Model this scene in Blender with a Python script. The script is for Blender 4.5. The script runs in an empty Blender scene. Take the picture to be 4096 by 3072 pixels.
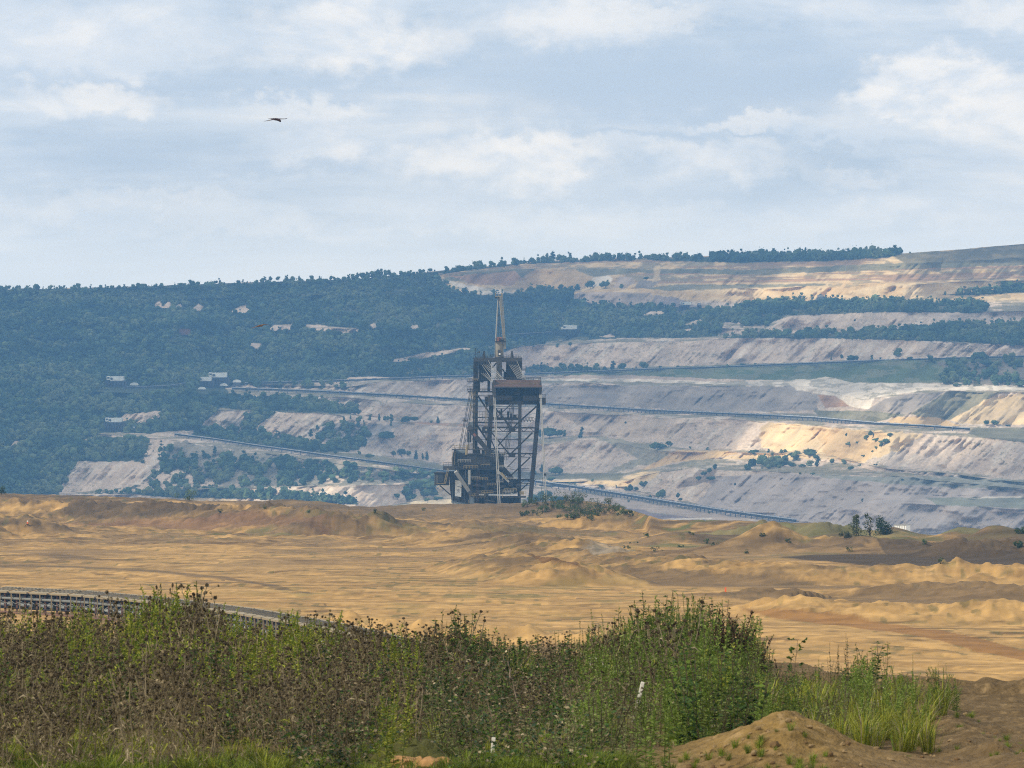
import bpy, bmesh, math, random
import numpy as np
from mathutils import Vector, Matrix, Euler
R = math.radians
C = bpy.context.scene.collection
SC = bpy.context.scene
random.seed(7); RNG = np.random.default_rng(7)

# ------------------------------------------------------------------ camera
F, U0, VH = 22720.0, 2048.0, 1700.0          # focal length, centre column and eye level, in pixels of a 4096 wide picture
cam = bpy.data.cameras.new("camera"); camo = bpy.data.objects.new("camera", cam); C.objects.link(camo)
camo.location = (0, 0, 0); camo.rotation_euler = (R(90), 0, 0)
cam.sensor_width = 36; cam.lens = F / 4096 * 36
cam.shift_y = (VH - 1536) / 4096
cam.clip_start = 1; cam.clip_end = 60000
cam.dof.use_dof = True; cam.dof.focus_distance = 1900; cam.dof.aperture_fstop = 20
SC.camera = camo
def at(u, v, d):                             # a bearing and a distance to metres
    return Vector(((u - U0) / F * d, d, (VH - v) / F * d))

# ------------------------------------------------------------------ light
SUN = Vector((-0.90 * math.cos(R(36)), -0.436 * math.cos(R(36)), math.sin(R(36)))).normalized()
sun = bpy.data.lights.new("sun", 'SUN'); sun.energy = 4.3; sun.angle = R(0.6); sun.color = (1.0, 0.90, 0.72)
suno = bpy.data.objects.new("sun", sun); C.objects.link(suno)
suno.rotation_euler = SUN.to_track_quat('Z', 'Y').to_euler(); suno.location = SUN * 3000
SC.view_settings.view_transform = 'Standard'; SC.view_settings.look = 'None'
SC.view_settings.exposure = 0.0; SC.view_settings.gamma = 1
SC.cycles.use_denoising = False
SC.cycles.max_bounces = 6; SC.cycles.volume_bounces = 1; SC.cycles.diffuse_bounces = 3
SC.cycles.transparent_max_bounces = 16
HAZE = 0.000116
SC.cycles.filter_width = 1.1

# ------------------------------------------------------------------ sky
W = bpy.data.worlds.new("World"); SC.world = W; W.use_nodes = True
nt = W.node_tree; nt.nodes.clear(); N = nt.nodes.new; L = nt.links.new
def math_n(op, a, b=None, c=None):
    n = N('ShaderNodeMath'); n.operation = op
    for i, x in enumerate((a, b, c)):
        if x is None: continue
        if isinstance(x, (int, float)): n.inputs[i].default_value = x
        else: L(x, n.inputs[i])
    return n.outputs[0]
def mixc(f, a, b):
    n = N('ShaderNodeMix'); n.data_type = 'RGBA'
    for s, x in ((n.inputs[0], f), (n.inputs[6], a), (n.inputs[7], b)):
        if hasattr(x, 'links'): L(x, s)
        else: s.default_value = x if isinstance(x, (int, float)) else (*x, 1)
    return n.outputs[2]
def ramp(x, lo, hi, smooth=True):
    n = N('ShaderNodeMapRange'); n.interpolation_type = 'SMOOTHSTEP' if smooth else 'LINEAR'
    L(x, n.inputs[0]); n.inputs[1].default_value = lo; n.inputs[2].default_value = hi
    return n.outputs[0]
def noise3(vec, scale, detail, rough=0.55, dist=0.0):
    n = N('ShaderNodeTexNoise'); n.inputs['Scale'].default_value = scale; n.inputs['Detail'].default_value = detail
    n.inputs['Roughness'].default_value = rough; n.inputs['Distortion'].default_value = dist; L(vec, n.inputs['Vector']); return n.outputs
tc = N('ShaderNodeTexCoord'); sep = N('ShaderNodeSeparateXYZ'); L(tc.outputs['Generated'], sep.inputs[0])
az = math_n('MULTIPLY', math_n('ARCTAN2', sep.outputs[0], sep.outputs[1]), F / 1000)     # bearing, in thousandths of the same pixel scale
el = math_n('MULTIPLY', math_n('ARCSINE', sep.outputs[2]), F / 1000)                     # height above eye level
cmb = N('ShaderNodeCombineXYZ'); L(az, cmb.inputs[0]); L(el, cmb.inputs[1])
def scaled(sx, sy, off=0.0):
    n = N('ShaderNodeMapping'); n.inputs['Scale'].default_value = (sx, sy, 1); n.inputs['Location'].default_value = (off, off * 1.7, off * .3)
    L(cmb.outputs[0], n.inputs[0]); return n.outputs[0]
sky = N('ShaderNodeTexSky'); sky.sky_type = 'NISHITA'; sky.sun_disc = False
sky.sun_elevation = R(36); sky.sun_rotation = math.atan2(SUN.x, SUN.y)
sk = N('ShaderNodeVectorMath'); sk.operation = 'SCALE'; L(sky.outputs[0], sk.inputs[0]); sk.inputs[3].default_value = 1.0
K = 10.0                                                  # the background runs at strength 0.1
col = lambda r, g, b: (r * K, g * K, b * K)
CL_DARK, CL_MID, CL_HI, CL_HOR = col(.74, .765, .755), col(1.02, .985, .90), col(1.46, 1.27, 1.0), col(1.10, 1.07, .965)
st1 = noise3(scaled(.55, 3.4, 3.1), 1.0, 6, .6, .4)[0]
st2 = noise3(scaled(1.3, 7.0, 9.7), 1.0, 5, .6, .2)[0]
streak = math_n('ADD', math_n('MULTIPLY', st1, .7), math_n('MULTIPLY', st2, .3))
base = mixc(ramp(streak, .36, .54), CL_DARK, CL_MID)
base = mixc(math_n('MULTIPLY', ramp(streak, .50, .66), .8), base, CL_HI)
base = mixc(.08, base, sk.outputs[0])
wz = noise3(scaled(2.6, 4.2, 21.0), 1.0, 8, .58)[1]        # billow that frays the cloud outlines
wob = N('ShaderNodeVectorMath'); wob.operation = 'SUBTRACT'; L(wz, wob.inputs[0]); wob.inputs[1].default_value = (.5, .5, .5)
wzf = noise3(scaled(9.0, 12.0, 4.0), 1.0, 6, .6)[1]
wof = N('ShaderNodeVectorMath'); wof.operation = 'SUBTRACT'; L(wzf, wof.inputs[0]); wof.inputs[1].default_value = (.5, .5, .5)
hi_n = ramp(noise3(scaled(2.4, 5.0, 15.0), 1.0, 8, .62, .3)[0], .34, .60)
CL_HI = mixc(hi_n, CL_MID, CL_HI)                          # the billows inside a bright cloud
def blob(prev, u, v, ru, rv, colr, k, soft=.75, wa=.55, wb=.28):
    s = N('ShaderNodeVectorMath'); s.operation = 'SUBTRACT'; L(cmb.outputs[0], s.inputs[0]); s.inputs[1].default_value = ((u - U0) / 1000, (VH - v) / 1000, 0)
    a = N('ShaderNodeVectorMath'); a.operation = 'MULTIPLY_ADD'; L(wob.outputs[0], a.inputs[0]); a.inputs[1].default_value = (wa, wa * .6, 0); L(s.outputs[0], a.inputs[2])
    b = N('ShaderNodeVectorMath'); b.operation = 'MULTIPLY_ADD'; L(wof.outputs[0], b.inputs[0]); b.inputs[1].default_value = (wb, wb * .7, 0); L(a.outputs[0], b.inputs[2])
    c = N('ShaderNodeVectorMath'); c.operation = 'MULTIPLY'; L(b.outputs[0], c.inputs[0]); c.inputs[1].default_value = (1000 / ru, 1000 / rv, 0)
    ln = N('ShaderNodeVectorMath'); ln.operation = 'LENGTH'; L(c.outputs[0], ln.inputs[0])
    f = math_n('MULTIPLY', math_n('SUBTRACT', 1.0, ramp(ln.outputs[1], soft, 1.12)), k)
    return mixc(f, prev, colr)
cur = base
for b_ in [  # bearing, height, half width, half height, tone, strength, softness
    (2700, 330, 1500, 230, CL_DARK, .9, .2), (200, 300, 900, 60, CL_DARK, .7, .2), (350, 640, 900, 110, CL_DARK, .55, .2), (1150, 690, 520, 55, CL_DARK, .7, .3),
    (1000, 350, 900, 90, CL_DARK, .6, .2), (300, 180, 700, 200, CL_MID, .7, .2),
    (350, 110, 800, 190, CL_HI, .7, .1), (1400, 140, 560, 190, CL_HI, .9, .3), (2250, 80, 480, 150, CL_HI, .75, .2), (3300, 30, 500, 110, CL_HI, .5, .1),
    (2650, 40, 260, 70, CL_HI, .45, .2), (4000, 60, 260, 110, CL_HI, .6, .3), (560, 270, 110, 60, CL_HI, .6, .2),
    (370, 400, 380, 90, CL_HI, .75, .3), (3760, 320, 380, 130, CL_HI, .95, .5), (3560, 420, 240, 110, CL_HI, .9, .5), (3950, 450, 430, 150, CL_HI, .8, .3), (3400, 530, 330, 40, CL_MID, .6, .2),
    (1250, 430, 400, 55, CL_HI, .5, .2), (2950, 470, 330, 40, CL_HI, .5, .2), (2600, 520, 700, 30, CL_DARK, .6, .2),
    (1250, 590, 300, 130, CL_HI, .7, .2), (1900, 640, 520, 150, CL_HI, .8, .3), (2220, 620, 300, 140, CL_HI, .75, .3), (2850, 620, 600, 110, CL_HI, .65, .1), (300, 860, 900, 110, CL_HI, .5, .0), (1900, 900, 1500, 90, CL_HI, .45, .0), (3500, 880, 900, 110, CL_HI, .5, .0), (3500, 690, 300, 60, CL_HI, .4, .2),
    (600, 800, 420, 50, CL_HI, .4, .2), (2600, 800, 900, 40, CL_DARK, .3, .2), (1500, 930, 900, 40, CL_HI, .3, .2)]:
    cur = blob(cur, *b_)
hor = math_n('MULTIPLY', math_n('SUBTRACT', 1.0, ramp(el, .58, 1.1)), .8)
cur = mixc(hor, cur, CL_HOR)
bg = N('ShaderNodeBackground'); bg.inputs[1].default_value = 0.1; L(cur, bg.inputs[0])
wo = N('ShaderNodeOutputWorld'); L(bg.outputs[0], wo.inputs[0])
W.cycles.sampling_method = 'MANUAL'; W.cycles.sample_map_resolution = 512

# ------------------------------------------------------------------ helpers
def tag(o, label=None, cat=None, group=None, kind=None):
    if label: o['label'] = label
    if cat: o['category'] = cat
    if group: o['group'] = group
    if kind: o['kind'] = kind
    return o
def empty(name, loc=(0, 0, 0), rz=0.0):
    o = bpy.data.objects.new(name, None); C.objects.link(o); o.location = loc; o.rotation_euler = (0, 0, rz); o.empty_display_size = .5
    return o
def mesh_np(name, V, Fc, mat, cols=None, smooth=False, parent=None, link=True):
    """one mesh from numpy vertices and faces (n x 3 or n x 4)"""
    me = bpy.data.meshes.new(name); V = np.asarray(V, np.float32); Fc = np.asarray(Fc, np.int32)
    k = Fc.shape[1]; n = len(Fc)
    me.vertices.add(len(V)); me.vertices.foreach_set('co', V.ravel())
    me.loops.add(n * k); me.loops.foreach_set('vertex_index', Fc.ravel())
    me.polygons.add(n); me.polygons.foreach_set('loop_start', np.arange(0, n * k, k, dtype=np.int32))
    me.polygons.foreach_set('use_smooth', np.full(n, smooth, bool))
    me.update(calc_edges=True)
    if cols is not None:
        a = me.color_attributes.new('Col', 'FLOAT_COLOR', 'POINT')
        c4 = np.ones((len(V), 4), np.float32); c4[:, :3] = cols; a.data.foreach_set('color', c4.ravel())
    me.materials.append(mat)
    o = bpy.data.objects.new(name, me)
    if link: C.objects.link(o)
    if parent is not None: o.parent = parent
    return o
class MB:                                       # collects boxes, beams, tubes; builds them as one mesh
    def __init__(s): s.v = []; s.f = []
    def quadbox(s, P):                          # 8 corners
        b = len(s.v); s.v += [tuple(p) for p in P]
        s.f += [tuple(b + i for i in q) for q in ((0, 3, 2, 1), (4, 5, 6, 7), (0, 1, 5, 4), (1, 2, 6, 5), (2, 3, 7, 6), (3, 0, 4, 7))]
        return s
    def box(s, a, b):
        x0, y0, z0 = a; x1, y1, z1 = b
        return s.quadbox([(x0, y0, z0), (x1, y0, z0), (x1, y1, z0), (x0, y1, z0), (x0, y0, z1), (x1, y0, z1), (x1, y1, z1), (x0, y1, z1)])
    def beam(s, p, q, w, h=None, w2=None):
        p, q = Vector(p), Vector(q); h = h or w; w2 = w2 or w; d = (q - p).normalized()
        side = d.cross(Vector((0, 1, 0)))
        if side.length < .05: side = Vector((1, 0, 0))
        side.normalize(); up = side.cross(d).normalized()
        A = [p - side * w / 2 - up * h / 2, p + side * w / 2 - up * h / 2, p + side * w / 2 + up * h / 2, p - side * w / 2 + up * h / 2]
        B = [q - side * w2 / 2 - up * h / 2, q + side * w2 / 2 - up * h / 2, q + side * w2 / 2 + up * h / 2, q - side * w2 / 2 + up * h / 2]
        return s.quadbox(A + B)
    def tube(s, p, q, r, r2=None, n=8):
        p, q = Vector(p), Vector(q); r2 = r if r2 is None else r2; d = (q - p).normalized()
        a = d.orthogonal().normalized(); c = d.cross(a); b = len(s.v)
        for P, rr in ((p, r), (q, r2)):
            for i in range(n):
                t = 2 * math.pi * i / n; s.v.append(tuple(P + (a * math.cos(t) + c * math.sin(t)) * rr))
        for i in range(n):
            j = (i + 1) % n; s.f.append((b + i, b + j, b + n + j, b + n + i))
        s.f.append(tuple(b + i for i in reversed(range(n)))); s.f.append(tuple(b + n + i for i in range(n)))
        return s
    def prism(s, pts, y0, y1):                  # an outline in x,z given its depth in y
        b = len(s.v); n = len(pts)
        s.v += [(x, y0, z) for x, z in pts] + [(x, y1, z) for x, z in pts]
        for i in range(n):
            j = (i + 1) % n; s.f.append((b + i, b + j, b + n + j, b + n + i))
        s.f.append(tuple(b + i for i in range(n))); s.f.append(tuple(b + n + i for i in reversed(range(n))))
        return s
    def build(s, name, mat, parent=None, bevel=0.0, smooth=False):
        me = bpy.data.meshes.new(name); me.from_pydata(s.v, [], s.f)
        bm = bmesh.new(); bm.from_mesh(me)
        if bevel > 0:
            bmesh.ops.bevel(bm, geom=bm.edges[:], offset=bevel, segments=1, affect='EDGES', clamp_overlap=True)
        bmesh.ops.recalc_face_normals(bm, faces=bm.faces[:]); bm.to_mesh(me); bm.free()
        me.materials.append(mat)
        if smooth:
            for p_ in me.polygons: p_.use_smooth = True
        o = bpy.data.objects.new(name, me); C.objects.link(o)
        if parent is not None: o.parent = parent
        return o
def copy_tree(o, parent=None):
    c = o.copy(); C.objects.link(c); c.parent = parent
    for ch in list(o.children): copy_tree(ch, c)
    return c

_tab = np.random.default_rng(11).random((64, 256, 256)).astype(np.float32)
def vn(x, y, seed=0):                           # value noise, 0..1
    x = np.asarray(x, np.float64); y = np.asarray(y, np.float64)
    T = _tab[seed % 64]; xi = np.floor(x).astype(np.int64); yi = np.floor(y).astype(np.int64)
    fx = x - xi; fy = y - yi; fx = fx * fx * (3 - 2 * fx); fy = fy * fy * (3 - 2 * fy)
    x0 = xi & 255; x1 = (xi + 1) & 255; y0 = yi & 255; y1 = (yi + 1) & 255
    return (T[x0, y0] * (1 - fx) + T[x1, y0] * fx) * (1 - fy) + (T[x0, y1] * (1 - fx) + T[x1, y1] * fx) * fy
def fbm(x, y, seed=0, oct=4, gain=.5):
    s = 0.0; a = 1.0; t = 0.0
    for i in range(oct):
        s = s + a * vn(x * 2 ** i + 17.3 * i, y * 2 ** i + 5.1 * i, seed + i); t += a; a *= gain
    return s / t
def ridged(x, y, seed=0, oct=3):
    s = 0.0; a = 1.0; t = 0.0
    for i in range(oct):
        s = s + a * (1 - np.abs(2 * vn(x * 2 ** i + 9 * i, y * 2 ** i + 3 * i, seed + i) - 1)); t += a; a *= .5
    return s / t
def inpoly(u, v, poly):
    r = np.zeros(u.shape, bool); n = len(poly)
    for i in range(n):
        (x0, y0), (x1, y1) = poly[i], poly[(i + 1) % n]
        if y0 == y1: continue
        c = (y0 > v) != (y1 > v)
        r ^= c & (u < (x1 - x0) * (v - y0) / (y1 - y0) + x0)
    return r
def sstep(a, b, x):
    t = np.clip((x - a) / (b - a), 0, 1); return t * t * (3 - 2 * t)

# ------------------------------------------------------------------ materials
def mat_attr(name, rough=.95, bump=0.0, bscale=1.0, vary=.25, vscale=.2, transl=0.0, spec=.15, stretch=(1, 1, 1)):
    m = bpy.data.materials.new(name); m.use_nodes = True; t = m.node_tree; t.nodes.clear()
    out = t.nodes.new('ShaderNodeOutputMaterial'); p = t.nodes.new('ShaderNodeBsdfPrincipled')
    p.inputs['Roughness'].default_value = rough; p.inputs['Specular IOR Level'].default_value = spec
    at_ = t.nodes.new('ShaderNodeVertexColor'); at_.layer_name = 'Col'
    g = t.nodes.new('ShaderNodeTexCoord'); mp = t.nodes.new('ShaderNodeMapping'); mp.inputs['Scale'].default_value = stretch
    t.links.new(g.outputs['Object'], mp.inputs[0])
    n = t.nodes.new('ShaderNodeTexNoise'); n.inputs['Scale'].default_value = vscale; n.inputs['Detail'].default_value = 6; n.inputs['Roughness'].default_value = .62
    t.links.new(mp.outputs[0], n.inputs['Vector'])
    mr = t.nodes.new('ShaderNodeMapRange'); mr.inputs[1].default_value = .25; mr.inputs[2].default_value = .75
    mr.inputs[3].default_value = 1 - vary; mr.inputs[4].default_value = 1 + vary; t.links.new(n.outputs[0], mr.inputs[0])
    mx = t.nodes.new('ShaderNodeVectorMath'); mx.operation = 'SCALE'; t.links.new(at_.outputs[0], mx.inputs[0]); t.links.new(mr.outputs[0], mx.inputs[3])
    t.links.new(mx.outputs[0], p.inputs['Base Color'])
    if bump > 0:
        nb = t.nodes.new('ShaderNodeTexNoise'); nb.inputs['Scale'].default_value = bscale; nb.inputs['Detail'].default_value = 5
        t.links.new(mp.outputs[0], nb.inputs['Vector'])
        b = t.nodes.new('ShaderNodeBump'); b.inputs['Strength'].default_value = .8; b.inputs['Distance'].default_value = bump
        t.links.new(nb.outputs[0], b.inputs['Height']); t.links.new(b.outputs[0], p.inputs['Normal'])
    s = p.outputs[0]
    if transl > 0:
        tr = t.nodes.new('ShaderNodeBsdfTranslucent'); t.links.new(mx.outputs[0], tr.inputs[0])
        ms = t.nodes.new('ShaderNodeMixShader'); ms.inputs[0].default_value = transl
        t.links.new(s, ms.inputs[1]); t.links.new(tr.outputs[0], ms.inputs[2]); s = ms.outputs[0]
    t.links.new(s, out.inputs[0]); return m
def mat_plain(name, c, rough=.6, metal=0.0, vary=.2, vscale=.6, rust=None, rustamt=.4):
    m = bpy.data.materials.new(name); m.use_nodes = True; t = m.node_tree; p = t.nodes['Principled BSDF']
    p.inputs['Roughness'].default_value = rough; p.inputs['Metallic'].default_value = metal; p.inputs['Specular IOR Level'].default_value = .3
    g = t.nodes.new('ShaderNodeTexCoord'); n = t.nodes.new('ShaderNodeTexNoise'); n.inputs['Scale'].default_value = vscale; n.inputs['Detail'].default_value = 7
    n.inputs['Roughness'].default_value = .65; t.links.new(g.outputs['Object'], n.inputs['Vector'])
    cr = t.nodes.new('ShaderNodeValToRGB'); t.links.new(n.outputs[0], cr.inputs[0])
    e = cr.color_ramp.elements; e[0].position = .3; e[1].position = .72
    e[0].color = (*[x * (1 - vary) for x in c], 1); e[1].color = (*[min(1, x * (1 + vary)) for x in c], 1)
    if rust:
        x = e.new(.55); x.color = (*c, 1); e[2].color = (*[c[i] * (1 - rustamt) + rust[i] * rustamt for i in range(3)], 1)
    t.links.new(cr.outputs[0], p.inputs['Base Color']); return m
M_EARTH = mat_attr('spoil_earth', vary=.22, vscale=.05, bump=.35, bscale=.25)
M_SAND = mat_attr('plateau_sand', vary=.38, vscale=.35, bump=.35, bscale=.6, stretch=(.5, .6, 1))
M_SOIL = mat_attr('bank_soil', vary=.45, vscale=7, bump=.05, bscale=22)
M_LEAF = mat_attr('leaf', rough=.7, vary=.25, vscale=2.5, transl=.3, spec=.25)
M_FOREST = mat_attr('tree_leaf', rough=.9, vary=.3, vscale=.25, transl=.15)
# ================================================================== the far side of the pit: benches and slopes
# each feature line is bearing -> height angle (both in pixels of the scale above); depth follows from the steepness of the strip between two lines
CV = [
 [(-1500,2200),(5600,2200)],
 [(-1500,2012),(600,2012),(1100,2022),(1450,2032),(1750,1992),(2100,1946),(2500,1956),(2800,2030),(3050,2066),(3200,2086),(3500,2130),(4096,2150),(5600,2165)],
 [(-1500,1994),(0,1986),(500,1979),(900,1955),(1200,1946),(1640,1936),(1900,1936),(2100,1938),(2500,1950),(2800,2025),(3050,2055),(3250,2058),(3450,2005),(3700,2012),(4096,2040),(5600,2055)],
 [(-1500,1984),(0,1974),(500,1962),(900,1938),(1200,1930),(1640,1922),(1900,1926),(2100,1932),(2500,1946),(2800,2018),(3050,2043),(3250,2042),(3450,1998),(3700,1996),(4096,2003),(5600,2015)],
 [(-1500,1700),(0,1740),(400,1735),(690,1762),(1000,1806),(1300,1847),(1500,1875),(1750,1908),(1900,1918),(2100,1926),(2300,1925),(2500,1930),(2620,1890),(2765,1870),(2900,1880),(3050,1882),(3300,1896),(3550,1905),(3800,1925),(4096,1955),(5600,1990)],
 [(-1500,1690),(0,1728),(400,1722),(690,1735),(850,1745),(1000,1762),(1300,1800),(1500,1820),(1750,1850),(1900,1880),(2100,1898),(2300,1896),(2500,1890),(2620,1872),(2765,1840),(2900,1838),(3150,1842),(3300,1846),(3400,1853),(3500,1880),(3600,1890),(3800,1910),(4096,1942),(5600,1972)],
 [(-1500,1600),(0,1640),(700,1640),(880,1636),(1000,1640),(1137,1650),(1400,1662),(1550,1690),(1707,1697),(1850,1705),(2000,1740),(2180,1780),(2250,1765),(2350,1756),(2450,1766),(2550,1790),(2650,1805),(2800,1812),(3000,1812),(3150,1815),(3300,1828),(3400,1843),(3500,1870),(3600,1880),(3800,1900),(4096,1932),(5600,1962)],
 [(-1500,1590),(0,1630),(700,1625),(880,1622),(1000,1626),(1137,1636),(1400,1650),(1550,1680),(1707,1686),(1850,1692),(2000,1712),(2180,1735),(2250,1745),(2350,1744),(2450,1752),(2550,1772),(2650,1785),(2800,1795),(3000,1800),(3150,1800),(3300,1812),(3400,1835),(3500,1862),(3600,1872),(3800,1892),(4096,1924),(5600,1954)],
 [(-1500,1500),(0,1560),(700,1570),(930,1578),(1300,1590),(1600,1607),(1900,1624),(2150,1638),(2600,1667),(3050,1686),(3500,1722),(3870,1745),(4096,1765),(5600,1830)],
 [(-1500,1490),(0,1545),(700,1552),(930,1550),(1300,1558),(1500,1575),(1900,1600),(2150,1610),(2600,1633),(2900,1648),(3050,1652),(3250,1660),(3500,1690),(3700,1700),(3870,1705),(4096,1715),(5600,1770)],
 [(-1500,1450),(0,1500),(700,1510),(930,1530),(1200,1545),(1400,1545),(1550,1523),(1900,1519),(2150,1530),(2600,1545),(2900,1545),(3150,1545),(3300,1560),(3450,1600),(3600,1580),(3800,1565),(4000,1570),(4096,1572),(5600,1590)],
 [(-1500,1440),(0,1490),(700,1500),(930,1515),(1200,1528),(1400,1525),(1550,1515),(1900,1512),(2150,1515),(2600,1525),(2900,1535),(3050,1530),(3250,1530),(3350,1518),(3450,1535),(3600,1545),(3800,1545),(4096,1550),(5600,1555)],
 [(-1500,1400),(0,1460),(900,1480),(1400,1490),(1900,1500),(2100,1505),(2400,1492),(2600,1482),(3050,1468),(3500,1450),(4096,1436),(5600,1410)],
 [(-1500,1385),(0,1440),(900,1460),(1400,1470),(1900,1480),(2100,1478),(2300,1470),(2600,1466),(3050,1455),(3500,1440),(4096,1428),(5600,1400)],
 [(-1500,1300),(0,1350),(900,1370),(1400,1390),(1900,1400),(2050,1385),(2300,1372),(2500,1362),(2750,1365),(2950,1350),(3200,1350),(3500,1355),(3730,1360),(4096,1380),(5600,1385)],
 [(-1500,1280),(0,1330),(900,1350),(1400,1370),(1900,1375),(2100,1350),(2500,1345),(2950,1340),(3060,1336),(3300,1330),(3600,1320),(3800,1305),(4096,1295),(5600,1260)],
 [(-1500,1240),(0,1280),(900,1300),(1400,1310),(1900,1310),(2100,1300),(2500,1300),(2900,1310),(3060,1325),(3150,1265),(3300,1253),(3600,1243),(3850,1250),(4096,1250),(5600,1240)],
 [(-1500,1220),(0,1240),(900,1240),(1400,1230),(1900,1230),(2300,1218),(2700,1235),(2950,1240),(3100,1205),(3300,1205),(3600,1200),(3800,1190),(4096,1165),(5600,1120)],
 [(-1500,1200),(0,1200),(900,1190),(1400,1180),(1750,1165),(1900,1170),(2100,1190),(2300,1165),(2600,1162),(3000,1155),(3300,1145),(3600,1135),(4096,1120),(5600,1070)],
 [(-1500,1195),(0,1190),(900,1180),(1400,1165),(1750,1150),(1900,1155),(2100,1155),(2300,1155),(2600,1150),(3000,1145),(3300,1138),(3600,1128),(4096,1114),(5600,1060)],
 [(-1500,1190),(0,1170),(900,1140),(1400,1130),(1750,1100),(1900,1090),(2100,1075),(2500,1075),(3000,1078),(3300,1072),(3600,1055),(4096,1030),(5600,940)],
 [(-1500,1185),(0,1158),(200,1155),(500,1148),(900,1132),(1300,1120),(1400,1118),(1750,1085),(2000,1060),(2150,1045),(2400,1035),(2600,1030),(3000,1020),(3300,1018),(3500,1015),(3620,1012),(3800,1000),(4096,975),(5600,870)],
]
GR = [.030,.5,.05,.35,.045,.5,.06,.5,.05,.4,.06,.2,.07,.5,.08,.45,.10,.5,.12,.3,.15]
SL = [0,1,0,1,0,1,0,1,0,1,0,.45,0,1,0,1,0,1,0,.8,.5]           # how much of a slope each strip is
US = np.concatenate([np.arange(-1500, -60, 24.), np.arange(-60, 4160, 4.4), np.arange(4160, 5600, 24.)]); NU = len(US)
vs = []
for k, c in enumerate(CV):
    a = np.array(c, float); v = np.interp(US, a[:, 0], a[:, 1])
    ker = np.exp(-np.linspace(-2, 2, 13) ** 2); ker /= ker.sum(); v = np.convolve(np.pad(v, 6, mode='edge'), ker, 'valid')
    if 0 < k < 21: v = v + (fbm(US / 140, US * 0 + k, k, 4) - .5) * 16
    if k == 21: v = v + (fbm(US / 90, US * 0 + k, k, 3) - .5) * 5
    vs.append(v)
for k in range(1, len(vs)): vs[k] = np.minimum(vs[k], vs[k - 1] - 1.5)
ds = [np.full(NU, 2600.)]
for k in range(1, len(vs)):
    a0 = (VH - vs[k - 1]) / F; a1 = (VH - vs[k]) / F; g = GR[k - 1]
    d = ds[-1] * (g - a0) / (g - a1)
    ker = np.ones(41) / 41; dd = np.log(d / ds[-1]); dd = np.convolve(np.pad(dd, 20, mode='edge'), ker, 'valid') if SL[k - 1] == 0 else dd
    ds.append(ds[-1] * np.exp(dd))
VV, DD, SM, SK = [], [], [], []
for k in range(len(vs) - 1):
    n = max(3, int(np.ceil(np.percentile(vs[k] - vs[k + 1], 97) / 3.3)))
    for j in range(n):
        t = j / n; VV.append(vs[k] * (1 - t) + vs[k + 1] * t); DD.append(np.exp(np.log(ds[k]) * (1 - t) + np.log(ds[k + 1]) * t))
        SM.append(np.full(NU, SL[k] * min(1, 4 * min(t, 1 - t) + .25))); SK.append(np.full(NU, k))
VV.append(vs[-1]); DD.append(ds[-1]); SM.append(np.zeros(NU)); SK.append(np.full(NU, 20))
VV, DD, SM, SK = map(np.array, (VV, DD, SM, SK)); UU = np.broadcast_to(US, VV.shape).copy()
# erosion rills run down the slopes from upper right to lower left; hummocks on the benches
q = UU + VV * 1.05; r = UU - VV * .9
gul = sstep(.35, .7, fbm(UU / 260, VV / 120, 77, 3))
rill = (ridged(q / 95, r / 420, 3, 3) - .55) * 19 + ((ridged(q / 30, r / 210, 9, 3) - .55) * 10 + (vn(q / 9, r / 90, 31) - .5) * 2.6) * (.3 + .8 * gul)
lump = (fbm(UU / 160, VV / 60, 14, 4) - .5) * 26
flat = (fbm(UU / 60, VV / 10, 22, 3) - .5) * 14
lowright = sstep(2900, 3300, UU) * sstep(1880, 1960, VV)
rill = rill * (1 - .2 * lowright); lump = lump * (1 + .8 * lowright)
D2 = DD + (rill + lump) * SM * (DD / 3500) + flat * (1 - SM) * .5 * (SK > 0)
D2[-1] = DD[-1]
TERR_V, TERR_D, TERR_U = VV, D2, US
def terr(u, v):                                 # the point of the far terrain seen under a bearing and height angle
    j = int(np.clip(np.searchsorted(US, u), 1, NU - 1)); t = (u - US[j - 1]) / (US[j] - US[j - 1])
    cv = VV[:, j - 1] * (1 - t) + VV[:, j] * t; cd = D2[:, j - 1] * (1 - t) + D2[:, j] * t
    return at(u, v, float(np.interp(v, cv[::-1], cd[::-1])))
def terr_many(u, v):
    j = np.clip(np.searchsorted(US, u), 1, NU - 1); d = np.empty(len(u))
    for c in np.unique(j):
        m = j == c; d[m] = np.interp(v[m], VV[::-1, c], D2[::-1, c])
    return d

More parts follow.
